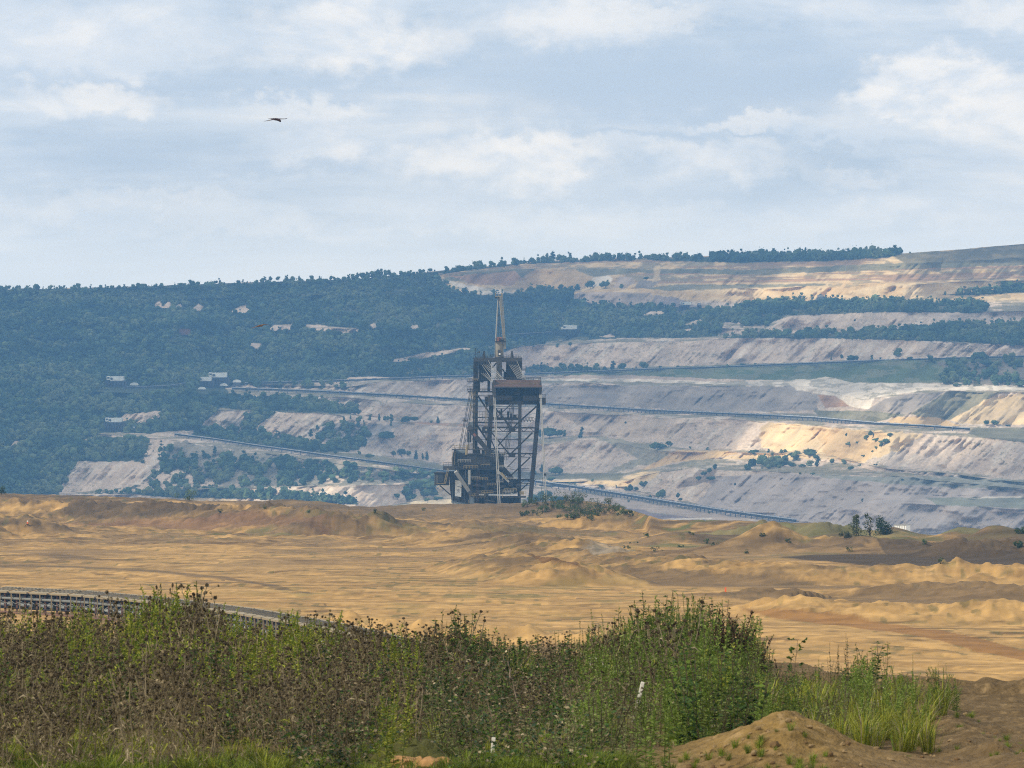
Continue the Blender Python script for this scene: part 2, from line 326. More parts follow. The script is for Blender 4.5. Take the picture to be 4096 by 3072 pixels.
# ---------------- ground kinds (what the earth itself is made of, plus one crest's painted shadow)
PALE, PALE2, WHITE = (.58,.455,.34), (.42,.325,.245), (.66,.575,.46)
SANDC, SAND2, RUST = (.55,.375,.175), (.64,.47,.25), (.38,.22,.115)
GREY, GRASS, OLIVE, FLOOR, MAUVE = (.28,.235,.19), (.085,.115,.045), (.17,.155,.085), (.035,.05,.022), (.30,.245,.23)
FOREST = [[(-1500,1200),(0,1160),(500,1150),(900,1134),(1300,1122),(1750,1088),(1760,1110),(1800,1152),(1850,1170),(1960,1182),(2080,1168),(2200,1152),(2300,1165),(2290,1206),(2400,1222),(2600,1226),(2800,1232),(2900,1242),(3000,1216),(3150,1202),(3300,1202),(3600,1206),(3960,1216),(3940,1250),(3500,1250),(3150,1262),(3070,1300),(2900,1290),(2870,1345),(2750,1352),(2500,1352),(2250,1362),(2060,1390),(1950,1440),(1880,1508),(1500,1512),(1400,1526),(1200,1530),(930,1538),(900,1555),(930,1592),(1100,1592),(1300,1612),(1430,1632),(1400,1656),(1130,1648),(1000,1640),(880,1632),(780,1720),(640,1728),(600,1735),(450,1728),(380,1735),(600,1775),(620,1800),(560,1845),(310,1845),(270,1900),(230,1962),(240,1980),(-1500,1990)],
 [(280,1974),(800,1964),(1100,1976),(1430,2006),(1440,2018),(1300,2012),(1000,1995),(700,1990),(500,1975),(260,1975)],
 [(2850,1352),(3060,1338),(3300,1336),(3600,1325),(3800,1305),(4096,1292),(5600,1262),(5600,1392),(4096,1384),(3730,1364),(3300,1354)],
 [(2540,1036),(2800,1030),(3000,1022),(3300,1020),(3620,1013),(3560,1030),(3300,1044),(2950,1050),(2700,1046)],
 [(1750,1086),(2000,1062),(2150,1048),(2540,1036),(2540,1041),(2100,1056),(1900,1078),(1760,1096)],
 [(3760,1180),(3900,1168),(4096,1146),(5600,1112),(5600,1135),(4096,1168),(3900,1182)],
 [(780,1722),(1000,1730),(1140,1758),(1300,1790),(1440,1785),(1440,1800),(1300,1812),(1100,1790),(900,1764),(760,1740)],
 [(990,1625),(1010,1650),(960,1720),(1010,1720),(1060,1680),(1100,1650)],
 [(2100,1466),(2400,1478),(2390,1490),(2100,1500)]]
THIN = [[(560,1780),(900,1830),(1200,1850),(1500,1880),(1740,1905),(1740,1925),(1200,1945),(900,1955),(300,1960),(580,1830)], [(1290,1690),(1500,1700),(1460,1790),(1280,1790)], [(2860,1345),(3060,1335),(3080,1250),(2950,1290)], [(3700,1440),(4096,1440),(4096,1545),(3780,1540)], [(1000,1515),(1450,1520),(1400,1560),(1000,1550)], [(3100,1830),(3260,1830),(3250,1870),(2900,1885)]]
CLEAR = [[(608,1232),(635,1200),(650,1228),(670,1205),(700,1225),(720,1215),(745,1230)],[(765,1240),(795,1214),(815,1226),(800,1243)],[(925,1246),(950,1228),(985,1218),(1000,1232),(995,1250),(955,1254)],[(1070,1318),(1095,1300),(1170,1296),(1175,1318),(1110,1322)],[(1205,1300),(1290,1300),(1350,1310),(1420,1312),(1445,1326),(1380,1334),(1320,1326),(1260,1322)],[(1478,1296),(1500,1292),(1505,1310),(1485,1312)],[(1640,1302),(1672,1300),(1672,1316),(1640,1316)],
 [(1530,1446),(1640,1424),(1700,1412),(1880,1388),(1885,1396),(1720,1428),(1630,1446)],[(1375,1520),(1400,1508),(1500,1506),(1590,1512),(1585,1522),(1400,1524)],[(985,1370),(1050,1376),(1030,1398)],[(455,1690),(500,1655),(640,1645),(650,1660),(600,1690),(575,1700),(520,1680)],[(230,1960),(290,1900),(310,1848),(560,1848),(640,1880),(600,1900),(520,1950),(400,1960),(250,1972)],[(560,1815),(590,1782),(625,1780),(600,1820)],[(320,1765),(400,1735),(520,1730),(640,1738),(640,1746),(400,1746),(340,1768)],[(2570,1260),(2600,1246),(2670,1245),(2650,1256),(2600,1262)],[(2730,1300),(2800,1277),(2830,1277),(2790,1296)],[(2690,1328),(2770,1312),(2760,1322),(2690,1335)],[(2385,1345),(2440,1336),(2470,1346),(2430,1350)],[(2880,1335),(2960,1285),(2960,1335)],[(40,1790),(60,1762),(90,1770),(60,1795)],[(0,1600),(10,1590),(25,1628),(15,1630)]]
GROUND = [  # polygon, colour, roughness of its outline
 ([(1780,1112),(1850,1092),(2100,1074),(3000,1078),(3620,1052),(4096,1030),(5600,960),(5600,1010),(4096,1060),(3000,1100),(2550,1090),(2350,1110),(2100,1120),(1800,1125)], OLIVE, 6),
 ([(3560,1020),(3800,1002),(4096,977),(5600,872),(5600,1000),(4300,1045),(4096,1052),(3850,1050),(3640,1062)], (.13,.11,.055), 5),  # brown upper right crest, its shadow painted into the colour
 ([(1800,1105),(2060,1084),(2100,1120),(2050,1142),(1900,1140)], RUST, 8),
 ([(2050,1140),(2140,1075),(2300,1075),(2400,1120),(2340,1155),(2200,1152)], SANDC, 6),
 ([(2350,1150),(2370,1110),(2430,1102),(2450,1115),(2430,1140)], WHITE, 4), ([(2450,1150),(2480,1104),(2530,1110),(2545,1135),(2490,1156)], PALE2, 4),
 ([(2540,1150),(2560,1122),(2640,1125),(2600,1155)], GREY, 3), ([(2580,1156),(2680,1138),(3000,1138),(3300,1134),(3300,1142),(2700,1162)], OLIVE, 4),
 ([(2640,1120),(2640,1062),(2620,1062),(2610,1130)], SAND2, 3),
 ([(2300,1220),(2290,1180),(2330,1168),(2600,1170),(2620,1190),(2560,1220),(2450,1230)], PALE2, 5),
 ([(2620,1180),(2720,1195),(2800,1230),(2700,1235),(2600,1225)], MAUVE, 6),
 ([(1770,1120),(1960,1156),(2080,1168),(1960,1180),(1860,1170)], WHITE, 6),
 ([(2100,1476),(2600,1470),(3050,1456),(3500,1440),(4096,1428),(5600,1400),(5600,1500),(4096,1530),(3500,1532),(3050,1520),(2600,1510),(2300,1515),(2100,1508)], GRASS, 4),
 ([(2100,1502),(2500,1500),(2800,1512),(2900,1524),(2500,1520),(2100,1512)], PALE2, 6),
 ([(3750,1450),(4096,1440),(5600,1420),(5600,1560),(4096,1540),(3860,1540),(3820,1500)], (.19,.155,.11), 12),
 ([(2140,1513),(2620,1517),(2900,1530),(3060,1524),(3260,1516),(3300,1505),(3350,1516),(3420,1530),(3800,1536),(4096,1545),(5600,1552),(5600,1562),(4096,1562),(3700,1560),(3500,1590),(3480,1640),(3400,1625),(3300,1580),(3100,1545),(2600,1528),(2140,1522)], WHITE, 4),
 ([(2150,1545),(2500,1540),(2900,1545),(3150,1545),(3270,1580),(3270,1640),(2900,1650),(2600,1634),(2150,1610)], GREY, 10),
 ([(3270,1580),(3340,1582),(3400,1625),(3300,1632)], RUST, 4),
 ([(3470,1640),(3540,1595),(3650,1572),(3780,1565),(3640,1655),(3600,1668)], GREY, 4),
 ([(3640,1656),(3790,1565),(4000,1572),(3900,1625),(3800,1680),(3700,1680)], OLIVE, 5),
 ([(3940,1600),(4096,1570),(5600,1575),(5600,1700),(4096,1700),(3850,1695),(3800,1682),(3890,1630)], SAND2, 6),
 ([(3530,1700),(3580,1668),(3750,1668),(3850,1705),(3760,1715)], SANDC, 3),
 ([(3870,1735),(3900,1712),(4096,1712),(5600,1740),(5600,1800),(4096,1770),(3950,1755)], (.14,.13,.075), 4),
 ([(3250,1640),(3500,1645),(3620,1660),(3500,1690),(3280,1668)], OLIVE, 6),
 ([(3050,1690),(3350,1710),(3700,1735),(3600,1800),(3450,1850),(3200,1830),(3050,1790)], SAND2, 12),
 ([(3250,1710),(3560,1730),(3480,1840),(3370,1850),(3300,1810)], SANDC, 14),
 ([(2400,1640),(2700,1672),(2650,1720),(2500,1760),(2400,1720),(2300,1690),(2200,1650)], (.46,.36,.26), 16),
 ([(2560,1885),(2620,1838),(2720,1800),(2900,1800),(2960,1815),(2800,1840),(2700,1850)], SANDC, 6), ([(2880,1832),(3000,1812),(3200,1815),(3200,1838),(3000,1842)], SAND2, 4),
 ([(2420,1945),(2500,1905),(2560,1888),(2640,1886),(2620,1915),(2500,1950)], SAND2, 4),
 ([(2350,1740),(2700,1790),(2640,1840),(2500,1880),(2430,1920),(2380,1910),(2560,1830)], (.28,.25,.17), 14),
 ([(2700,1950),(2800,1880),(2880,1870),(2850,1920),(2720,1955)], (.27,.2,.14), 8),
 ([(1900,1880),(2300,1896),(2500,1895),(2480,1915),(2100,1918),(1900,1900)], OLIVE, 6), ([(1960,1922),(2480,1922),(2560,1940),(2300,1935),(2000,1932)], SAND2, 4),
 ([(1050,1770),(1300,1800),(1750,1858),(1980,1880),(1990,1905),(1750,1880),(1400,1830),(1050,1784)], OLIVE, 5),
 ([(690,1760),(1000,1806),(1500,1876),(1760,1908),(1760,1930),(1200,1945),(900,1950),(650,1850)], (.23,.205,.15), 18),
 ([(1180,1885),(1250,1855),(1260,1880),(1190,1920)], PALE, 4), ([(1290,1930),(1340,1890),(1410,1895),(1350,1940)], PALE, 4), ([(930,1950),(955,1900),(990,1900),(1010,1930)], PALE2, 4),
 ([(1290,1690),(1480,1700),(1640,1690),(1500,1760),(1440,1790),(1300,1780)], (.33,.29,.25), 12), ([(1560,1688),(1720,1690),(1990,1700),(1990,1712),(1700,1698)], RUST, 4),
 ([(2100,2000),(2450,2010),(2600,2050),(2900,2085),(3100,2110),(3000,2140),(2500,2130),(2100,2040)], (.205,.15,.145), 10), ([(2180,1950),(2420,1985),(2700,2030),(3000,2078),(2800,2076),(2500,2030),(2150,1975)], PALE2, 5),
 ([(2650,2075),(2850,2070),(2850,2076),(2650,2082)], WHITE, 3),
 ([(2860,1905),(3100,1890),(3500,1910),(4096,1960),(5600,1990),(5600,2180),(4096,2160),(3150,2120),(3050,2060),(2780,2030)], (.40,.335,.285), 12),
 ([(3250,1898),(3500,1905),(3800,1908),(4096,1920),(5600,1935),(5600,1960),(4096,1960),(3700,1945),(3300,1912)], (.27,.26,.20), 8),
 ([(3700,1990),(4096,1990),(5600,2000),(5600,2040),(4096,2035),(3750,2020)], (.23,.23,.16), 6), ([(3880,1996),(3940,1986),(4096,1984),(5600,1995),(5600,2001),(4096,1990),(3950,1993)], WHITE, 2),
 ([(1650,1990),(1750,1930),(1850,1930),(1900,2010),(1720,2030),(1620,2010)], (.55,.44,.27), 8), ([(0,2030),(850,1990),(1060,2010),(1060,2035),(800,2040)], SAND2, 8)]
nj = (fbm(UU / 22, VV / 22, 40, 3) - .5); nk = (fbm(UU / 22, VV / 22, 45, 3) - .5)
ql = fbm(q / 60, r / 300, 50, 4); bl = fbm(UU / 300, VV / 120, 55, 4)
col = np.empty(UU.shape + (3,)); base = np.array(PALE)
col[:] = base
m = sstep(.46, .62, ql)[..., None]; col = col * (1 - m * .55) + np.array(PALE2) * m * .55
m = sstep(.5, .66, bl)[..., None]; col = col * (1 - m * .5) + np.array((.46, .385, .31)) * m * .5
m = (sstep(.58, .72, fbm(q / 25, r / 140, 58, 3)) * .5)[..., None]; col = col * (1 - m) + np.array(WHITE) * m
m = (SM < .2)[..., None] * sstep(.38, .54, fbm(UU / 120, VV / 8, 60, 3))[..., None] * .78; col = col * (1 - m) + np.array(OLIVE) * m
sp = sstep(.66, .74, fbm(UU / 9, VV / 5, 86, 3)) * sstep(.4, .6, fbm(UU / 150, VV / 60, 88, 3)); col = col + (np.array((.10, .11, .05)) - col) * (sp * .6)[..., None]
col = col * (1 + (fbm(UU / 7, VV / 4, 83, 3) - .5) * .5)[..., None]
up = (sstep(1215, 1195, VV) * sstep(1700, 1800, UU))[..., None]                   # the sandy top benches
tex = fbm(UU / 70, VV / 16, 63, 4)[..., None]
sandy = np.array(SAND2) * (1 - sstep(.4, .6, tex)) + np.array(SANDC) * sstep(.4, .6, tex); hi2 = sstep(1140, 1120, VV)[..., None]
veg = sstep(.44, .6, fbm(UU / 45, VV / 14, 66, 4))[..., None] * hi2 * .8
sandy = sandy * (1 - veg) + np.array((.20, .165, .09)) * veg
strat = sstep(.5, .62, fbm(UU / 260, (VV + UU * .02) / 5.5, 92, 3))[..., None] * hi2; sandy = sandy + (np.array(RUST) * .75 - sandy) * strat * .75
col = col * (1 - up) + sandy * up
rd = (np.abs(VV - (1098 - (UU - 2600) * .022)) < 2.4) | (np.abs(VV - (1132 - (UU - 2600) * .018)) < 2.2); rd &= UU > 2600
col[rd] = RUST
for poly, c, w in GROUND:
    us_ = [p[0] for p in poly]; vs_ = [p[1] for p in poly]
    bb = (UU > min(us_) - 40) & (UU < max(us_) + 40) & (VV > min(vs_) - 40) & (VV < max(vs_) + 40)
    acc = np.zeros(bb.sum())
    for k_ in (-.35, .35, 0): acc += inpoly(UU[bb] + nj[bb] * w * 3.2 + k_ * 5, VV[bb] + nk[bb] * w * 1.6 + k_ * 2, poly)
    a_ = (acc / 3)[:, None] * (.86 + .14 * (tex[bb] > .5)); v_ = 1 + (ql[bb][:, None] - .5) * .9
    col[bb] = col[bb] * (1 - a_) + np.array(c) * v_ * a_
def masked(polys, w):
    o = np.zeros(UU.shape, bool)
    for p in polys: o |= inpoly(UU + nj * w * 2, VV + nk * w, p)
    return o
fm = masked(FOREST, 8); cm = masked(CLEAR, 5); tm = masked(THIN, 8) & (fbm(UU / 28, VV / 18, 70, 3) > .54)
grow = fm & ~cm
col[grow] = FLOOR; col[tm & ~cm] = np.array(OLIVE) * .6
m = cm & fm; col[m] = np.array(PALE) * 1.05
skirt = (fbm(UU / 35, VV / 9, 74, 3) > .56) & (SM < .35) & (UU > 1000) & (VV < 1950); col[skirt] = col[skirt] * .5 + np.array(OLIVE) * .5
P = np.stack([(UU - U0) / F * D2, D2, (VH - VV) / F * D2], -1)
# the land falls away behind the skyline and the pit floor runs on towards the plateau
back = P[-1].copy(); back[:, 1] += 250; back[:, 2] -= 40
back2 = back.copy(); back2[:, 1] += 350; back2[:, 2] -= 120
frnt = P[0].copy(); frnt[:, 1] = 1200; frnt[:, 0] *= 1200 / 2600; frnt[:, 2] = -62
P = np.concatenate([frnt[None], P, back[None], back2[None]]); COLR = np.concatenate([col[:1], col, np.full((2, NU, 3), .05)])
def grid_faces(nr, nc):
    i = np.arange(nr - 1)[:, None] * nc + np.arange(nc - 1)[None]
    return np.stack([i, i + 1, i + nc + 1, i + nc], -1).reshape(-1, 4)
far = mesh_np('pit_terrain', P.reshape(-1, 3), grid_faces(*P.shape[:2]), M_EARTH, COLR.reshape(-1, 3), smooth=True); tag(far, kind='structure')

# ================================================================== the sandy plateau in front
ZP = -17.0
RIDGE = [(-1500,1975),(0,1974),(350,1982),(700,1996),(800,2003),(1050,2003),(1130,1997),(1280,2004),(1400,2024),(1500,2026),(1650,2016),(1900,2014),(2100,2012),(2250,2000),(2350,2004),(2450,2018),(2560,2050),(2650,2078),(3000,2082),(3060,2092),(3150,2094),(3240,2089),(3330,2104),(3450,2133),(3520,2122),(3575,2108),(3620,2118),(3680,2136),(3750,2140),(3830,2110),(3860,2108),(3920,2114),(4000,2138),(4060,2128),(4096,2130),(4250,2120),(5600,2135)]
def edge(u): return np.interp(u, [-1500, 600, 2000, 2450, 2600, 4096, 5600], [1150, 1120, 1100, 1080, 900, 830, 830])
def onp(u, v, z=ZP): d = z * F / (VH - v); return ((u - U0) / F * d, d)
UP = np.concatenate([np.arange(-1900, -60, 30.), np.arange(-60, 4160, 4.6), np.arange(4160, 6000, 30.)])
vr = np.concatenate([np.linspace(5000, 2800, 16), np.arange(2790, 2520, -2.8), np.arange(2520, 2320, -1.3), np.arange(2320, 2060, -.75), np.arange(2060, 1995, -.6)])
DR = -ZP * F / (vr - VH)                        # distances of the rows
UG, DG = np.meshgrid(UP, DR); XG = (UG - U0) / F * DG
VG0 = VH + 17 * F / DG; Z = ZP + (fbm(XG / 22, DG / 30, 5, 4) - .5) * (.25 + .75 * sstep(2260, 2190, VG0) + .35 * sstep(1900, 2600, UG)) + (fbm(XG / 4, DG / 5, 8, 3) - .5) * (.07 + .2 * sstep(2180, 2130, VG0)) + (fbm(XG / 1.1, DG / 4, 13, 2) - .5) * .05
BANK = np.zeros(XG.shape)
def ridge_add(path, h, w, sharp=1.0, lump=.5, ls=9., seed=0, skew=1.0):
    """a bank of earth along a line on the plateau"""
    global Z, BANK
    pts = [onp(*p) for p in path]; best = np.full(XG.shape, 1e9); side = np.zeros(XG.shape); al = np.zeros(XG.shape); acc = 0.0
    for (x0, y0), (x1, y1) in zip(pts, pts[1:]):
        dx, dy = x1 - x0, y1 - y0; l = math.hypot(dx, dy); t = np.clip(((XG - x0) * dx + (DG - y0) * dy) / l ** 2, 0, 1)
        ex = XG - x0 - t * dx; ey = DG - y0 - t * dy; dd = np.hypot(ex, ey); b = dd < best
        best = np.where(b, dd, best); side = np.where(b, ey, side); al = np.where(b, acc + t * l, al); acc += l
    nz = fbm(XG / ls, DG / ls, seed + 20, 4); hh = h * (1 - lump + lump * 2 * nz); ww = np.where(side < 0, w, w * skew)
    ends = sstep(0, 8, al) * sstep(0, 8, acc - al)
    prof = np.clip(1 - best / ww, 0, 1) ** sharp; prof = prof * prof * (3 - 2 * prof) * .25 + prof * .75
    add = hh * prof * ends * (1 + .25 * (ridged(al / 3.0, best / 9, seed, 2) - .5))
    if h > 0: BANK = np.maximum(BANK, add)
    else: Z = Z + add
ridge_add([(-600,2068),(300,2082),(700,2095),(1000,2108),(1450,2140)], 3.0, 15, lump=.3, ls=25, seed=1)
ridge_add([(850,2110),(1200,2122),(1500,2128),(1680,2130)], 2.5, 14, lump=.4, ls=14, seed=2)
ridge_add([(1550,2118),(1900,2128),(2100,2140)], 1.0, 14, lump=.5, seed=12)
ridge_add([(1800,2165),(2080,2190),(2200,2220),(2350,2245),(2600,2285),(2900,2310),(3300,2325),(3700,2322),(4400,2330)], 1.7, 13, lump=.4, ls=10, seed=3)
ridge_add([(1950,2268),(2100,2296),(2250,2320),(2330,2340)], 1.6, 9, sharp=.7, lump=.35, ls=5, seed=4)
ridge_add([(2900,2440),(3150,2452),(3300,2462),(3600,2475),(3850,2480),(4400,2490)], 1.2, 11, lump=.5, ls=6, seed=5)
ridge_add([(3650,2232),(3900,2230),(4500,2225)], 2.0, 16, lump=.3, seed=6)
ridge_add([(2950,2200),(3300,2206),(3700,2214),(4400,2250)], 1.0, 12, lump=.7, ls=8, seed=7)
ridge_add([(3000,2160),(3230,2150),(3400,2165)], 1.8, 14, lump=.7, ls=7, seed=41)
ridge_add([(1200,2040),(1700,2046),(2100,2060)], 1.2, 14, lump=.6, ls=9, seed=42)
ridge_add([(2260,2118),(2450,2112),(2600,2122),(2900,2128),(3150,2140),(3350,2150)], 2.0, 14, lump=.6, ls=8, seed=8)
ridge_add([(1280,2505),(1600,2535),(1900,2556),(2200,2570),(2450,2585)], .95, 6, lump=.7, ls=3.5, seed=9)
ridge_add([(3300,2800),(3700,2740),(4000,2738),(4500,2745)], -1.4, 8, lump=.3, ls=5, seed=10)
ridge_add([(-300,2160),(0,2120),(60,2118),(130,2136)], 1.8, 10, lump=.4, seed=11)
ridge_add([(2900,2385),(3150,2400),(3300,2400)], 1.0, 9, lump=.5, ls=5, seed=13)
ridge_add([(3350,2390),(3700,2382),(4400,2410)], 1.2, 12, lump=.35, ls=12, seed=16)
Z = Z + BANK * (1 + (ridged(XG / 2.8, DG / 3.6, 24, 3) - .5) * .55) + np.clip(BANK, 0, 1) * (fbm(XG / 1.6, DG / 2.2, 21, 3) - .5) * .6 + np.clip(BANK, 0, .6) * (vn(XG / .9, DG / 1.1, 25) - .5) * .5
Z = Z + sstep(2230, 2130, VH + 17 * F / DG) * (fbm(XG / 3.5, DG / 6, 27, 4) - .45) * 1.5
for i in range(26):                             # rows of dumped heaps on the right
    u = 2650 + RNG.random() * 1500; v = 2150 + RNG.random() * 60; x, y = onp(u, v); s = 3 + RNG.random() * 5
    Z += (.5 + RNG.random() * 1.0) * np.exp(-(((XG - x) / s) ** 2 + ((DG - y) / (s * 1.6)) ** 2))
for tv, tu0, tu1, sl in [(2440,1200,2600,.012),(2448,1200,2600,.012),(2365,700,2400,.03),(2372,700,2400,.03),(2225,-100,1300,.05),(2230,-100,1300,.05),(2200,900,2100,.03),(2520,2600,4200,.06),(2535,2700,4200,.075),(2590,2900,4200,.09),(2600,2900,4200,.09),(2258,-100,900,.06),(2310,500,1500,.07),(2290,-100,500,.02),(2420,1300,3000,.02),(2380,1500,2300,.01)]:     # wheel ruts
    p = (DG - onp(0, 1)[1] * 0); vv = VH - ZP * F / DG * -1 if False else VH + 17 * F / DG
    Z -= .28 * np.exp(-((vv - (tv + sl * (UG - tu0))) / 3.0) ** 2) * (UG > tu0) * (UG < tu1)
EG = edge(UG); ru = np.array(RIDGE, float); zc = (VH - (np.interp(UG, ru[:, 0], ru[:, 1]) + (fbm(UG / 25, UG * 0, 33, 3) - .5) * 5)) / F * EG
wr = 26 + 18 * vn(UG / 90, UG * 0, 35); t = np.clip(1 - np.abs(DG - EG) / wr, 0, 1); t = t * t * (3 - 2 * t)
Z = Z * (1 - t) + (zc + (fbm(XG / 5, DG / 7, 19, 3) - .5) * .9 * (1 - t)) * t
Z = np.minimum(Z, np.where(DG < EG, np.maximum(zc, Z) if False else zc + (EG - DG) * .02 + 3.2 * 0 + np.clip((EG - DG) / 40, 0, 1) * 2.2, 1e9))
Z = np.where(DG > EG, np.minimum(Z, zc - (DG - EG) * .42), Z); Z = np.maximum(Z, -58)
# colours of the earth: pale dry sand, darker soil and some painted shade on the banks, thin green growth
S1, S2, S3, DK, GRN, OR = map(np.array, ((.30,.180,.062), (.375,.232,.085), (.185,.105,.037), (.068,.046,.025), (.10,.10,.032), (.21,.10,.027)))
VG = VH + 17 * F / DG
stk = fbm(XG / 7 + DG / 60, DG / 5, 12, 4); stf = fbm(XG / 2.2, DG / 3.2, 15, 4); big = fbm(XG / 45, DG / 70, 18, 3)
cp = S1 + (S2 - S1) * (.25 + .6 * sstep(.42, .62, stk))[..., None]; cp = cp + (S3 - cp) * (sstep(.56, .7, stf) * .4)[..., None]; cp = cp + (S2 - cp) * (sstep(.55, .7, big) * .6)[..., None]
gr_ = vn(XG / .55, DG / 1.4, 47); gr2 = vn(XG / 1.3, DG / 2.0, 48); cp = cp * (1 + (gr_ - .5) * .38 + (gr2 - .5) * .28)[..., None]
gy, gx = np.gradient(Z); slope = gy / np.gradient(DG)[0]
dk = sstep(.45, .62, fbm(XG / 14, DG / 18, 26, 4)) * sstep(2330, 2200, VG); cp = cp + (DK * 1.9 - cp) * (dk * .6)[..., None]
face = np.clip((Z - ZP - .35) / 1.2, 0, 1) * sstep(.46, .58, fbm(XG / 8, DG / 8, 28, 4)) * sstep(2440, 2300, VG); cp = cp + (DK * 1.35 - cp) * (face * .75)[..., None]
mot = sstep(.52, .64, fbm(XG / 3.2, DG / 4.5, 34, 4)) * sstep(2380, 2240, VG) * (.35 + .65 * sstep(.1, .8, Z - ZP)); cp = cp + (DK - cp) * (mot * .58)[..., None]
fin = sstep(.60, .66, fbm(XG / 5.5 + DG / 40, DG / 2.4, 37, 3)) * sstep(.5, .1, BANK) * sstep(.35, .6, fbm(XG / 30, DG / 25, 39, 2)); cp = cp + (S3 * .5 - cp) * (fin * .75)[..., None]
spk = sstep(.70, .78, vn(XG / .8, DG / 3.0, 45)) * sstep(.4, .6, fbm(XG / 12, DG / 16, 46, 3)); cp = cp + (GRN * .7 - cp) * (spk * .55)[..., None]
g_ = sstep(.56, .68, fbm(XG / 5, DG / 9, 30, 4)) * (np.exp(-((VG - 2390) / 70) ** 2) * sstep(700, 1300, UG) * sstep(3000, 2200, UG) * .55 + sstep(2260, 2190, VG) * sstep(2300, 2700, UG) * .75 + np.exp(-((VG - 2140) / 14) ** 2) * sstep(500, 800, UG) * .6)
cp = cp + (GRN - cp) * np.clip(g_, 0, 1)[..., None]
def patch(poly, c, k, w=4):
    j1 = (fbm(XG / 6, DG / 12, 36, 3) - .5) * w * 6; j2 = (fbm(XG / 6, DG / 12, 38, 3) - .5) * w * 2
    a = sum(inpoly(UG + j1 + s * 8, VG + j2 + s * 2, poly) for s in (-1, 0, 1)) / 3. * k
    cp[:] = cp + (np.array(c) - cp) * a[..., None]
patch([(2950,2458),(3300,2474),(3600,2500),(3850,2545),(4096,2598),(4600,2700),(4600,2745),(4096,2634),(3750,2566),(3400,2508),(3100,2476)], OR, .8, 3)
patch([(3350,2530),(3750,2578),(4096,2646),(4600,2760),(4600,2780),(4096,2660),(3750,2590),(3350,2538)], S2 * 1.1, .7, 3)
patch([(-200,2254),(300,2262),(620,2280),(900,2306),(1250,2368),(1240,2374),(880,2314),(600,2289),(300,2270),(-200,2262)], DK * 1.3, .7, 2)
patch([(100,2215),(300,2222),(420,2236),(250,2236)], DK * 1.6, .5, 4)
patch([(2110,2285),(2240,2270),(2330,2330),(2200,2320)], OR * .55, .8, 4)
patch([(3500,2208),(4600,2200),(4600,2262),(3640,2256)], DK, .9, 4); patch([(2600,2150),(4600,2168),(4600,2180),(3000,2168)], (.13,.12,.05), .75, 5)
patch([(3100,2232),(3500,2222),(4600,2255),(4600,2275),(3500,2262)], DK * .8, 1.0, 6); patch([(2450,2160),(3000,2176),(3600,2186),(4600,2190),(4600,2208),(3500,2204),(2900,2196)], DK * 1.2, .7, 6); patch([(2350,2290),(2700,2310),(3300,2340),(4600,2345),(4600,2356),(3200,2352),(2600,2335)], DK * 1.3, .7, 4); patch([(2700,2372),(3200,2392),(3700,2375),(4600,2400),(4600,2425),(3500,2420),(3100,2420),(2750,2390)], DK * 1.4, .7, 5)
patch([(0,1990),(900,2020),(900,2036),(0,2014)], (.26,.22,.19), .7, 4); patch([(150,2062),(700,2070),(1000,2086),(900,2110),(300,2094)], DK * 1.1, .85, 6); patch([(-200,2096),(500,2100),(1000,2116),(1500,2150),(1000,2126),(300,2112),(-200,2110)], (.16,.085,.045), .7, 3); patch([(1000,2040),(2000,2032),(2450,2060),(2000,2085),(1500,2080)], DK * 1.5, .6, 8); patch([(1650,2110),(2100,2120),(2500,2135),(2400,2150),(1900,2140)], DK * 1.4, .6, 5)  # the second patch paints shade onto the left bank's camera-facing slope
patch([(2320,2246),(2420,2230),(2560,2236),(2500,2262),(2380,2266)], (.29,.265,.22), .4, 3)
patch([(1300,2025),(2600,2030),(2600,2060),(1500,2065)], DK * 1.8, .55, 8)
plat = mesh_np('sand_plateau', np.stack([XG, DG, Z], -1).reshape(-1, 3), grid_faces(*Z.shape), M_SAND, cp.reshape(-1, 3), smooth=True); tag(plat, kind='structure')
def plat_at(u, v):                              # the first ground met along a sight line
    j = int(np.clip(np.searchsorted(UP, u), 1, len(UP) - 1)); vp = VH - Z[:, j] * F / DR; k = np.nonzero(vp <= v)[0]; i = k[0] if len(k) else len(DR) - 1
    return Vector(((u - U0) / F * DR[i], DR[i], Z[i, j]))
def plat_z(u, d):
    i = int(np.clip(np.searchsorted(DR, d), 1, len(DR) - 1)); j = int(np.clip(np.searchsorted(UP, u), 1, len(UP) - 1)); return float(max(Z[i, j], Z[i - 1, j]) + Z[i, j]) / 2
def plat_pt(u, d): return Vector(((u - U0) / F * d, d, plat_z(u, d)))

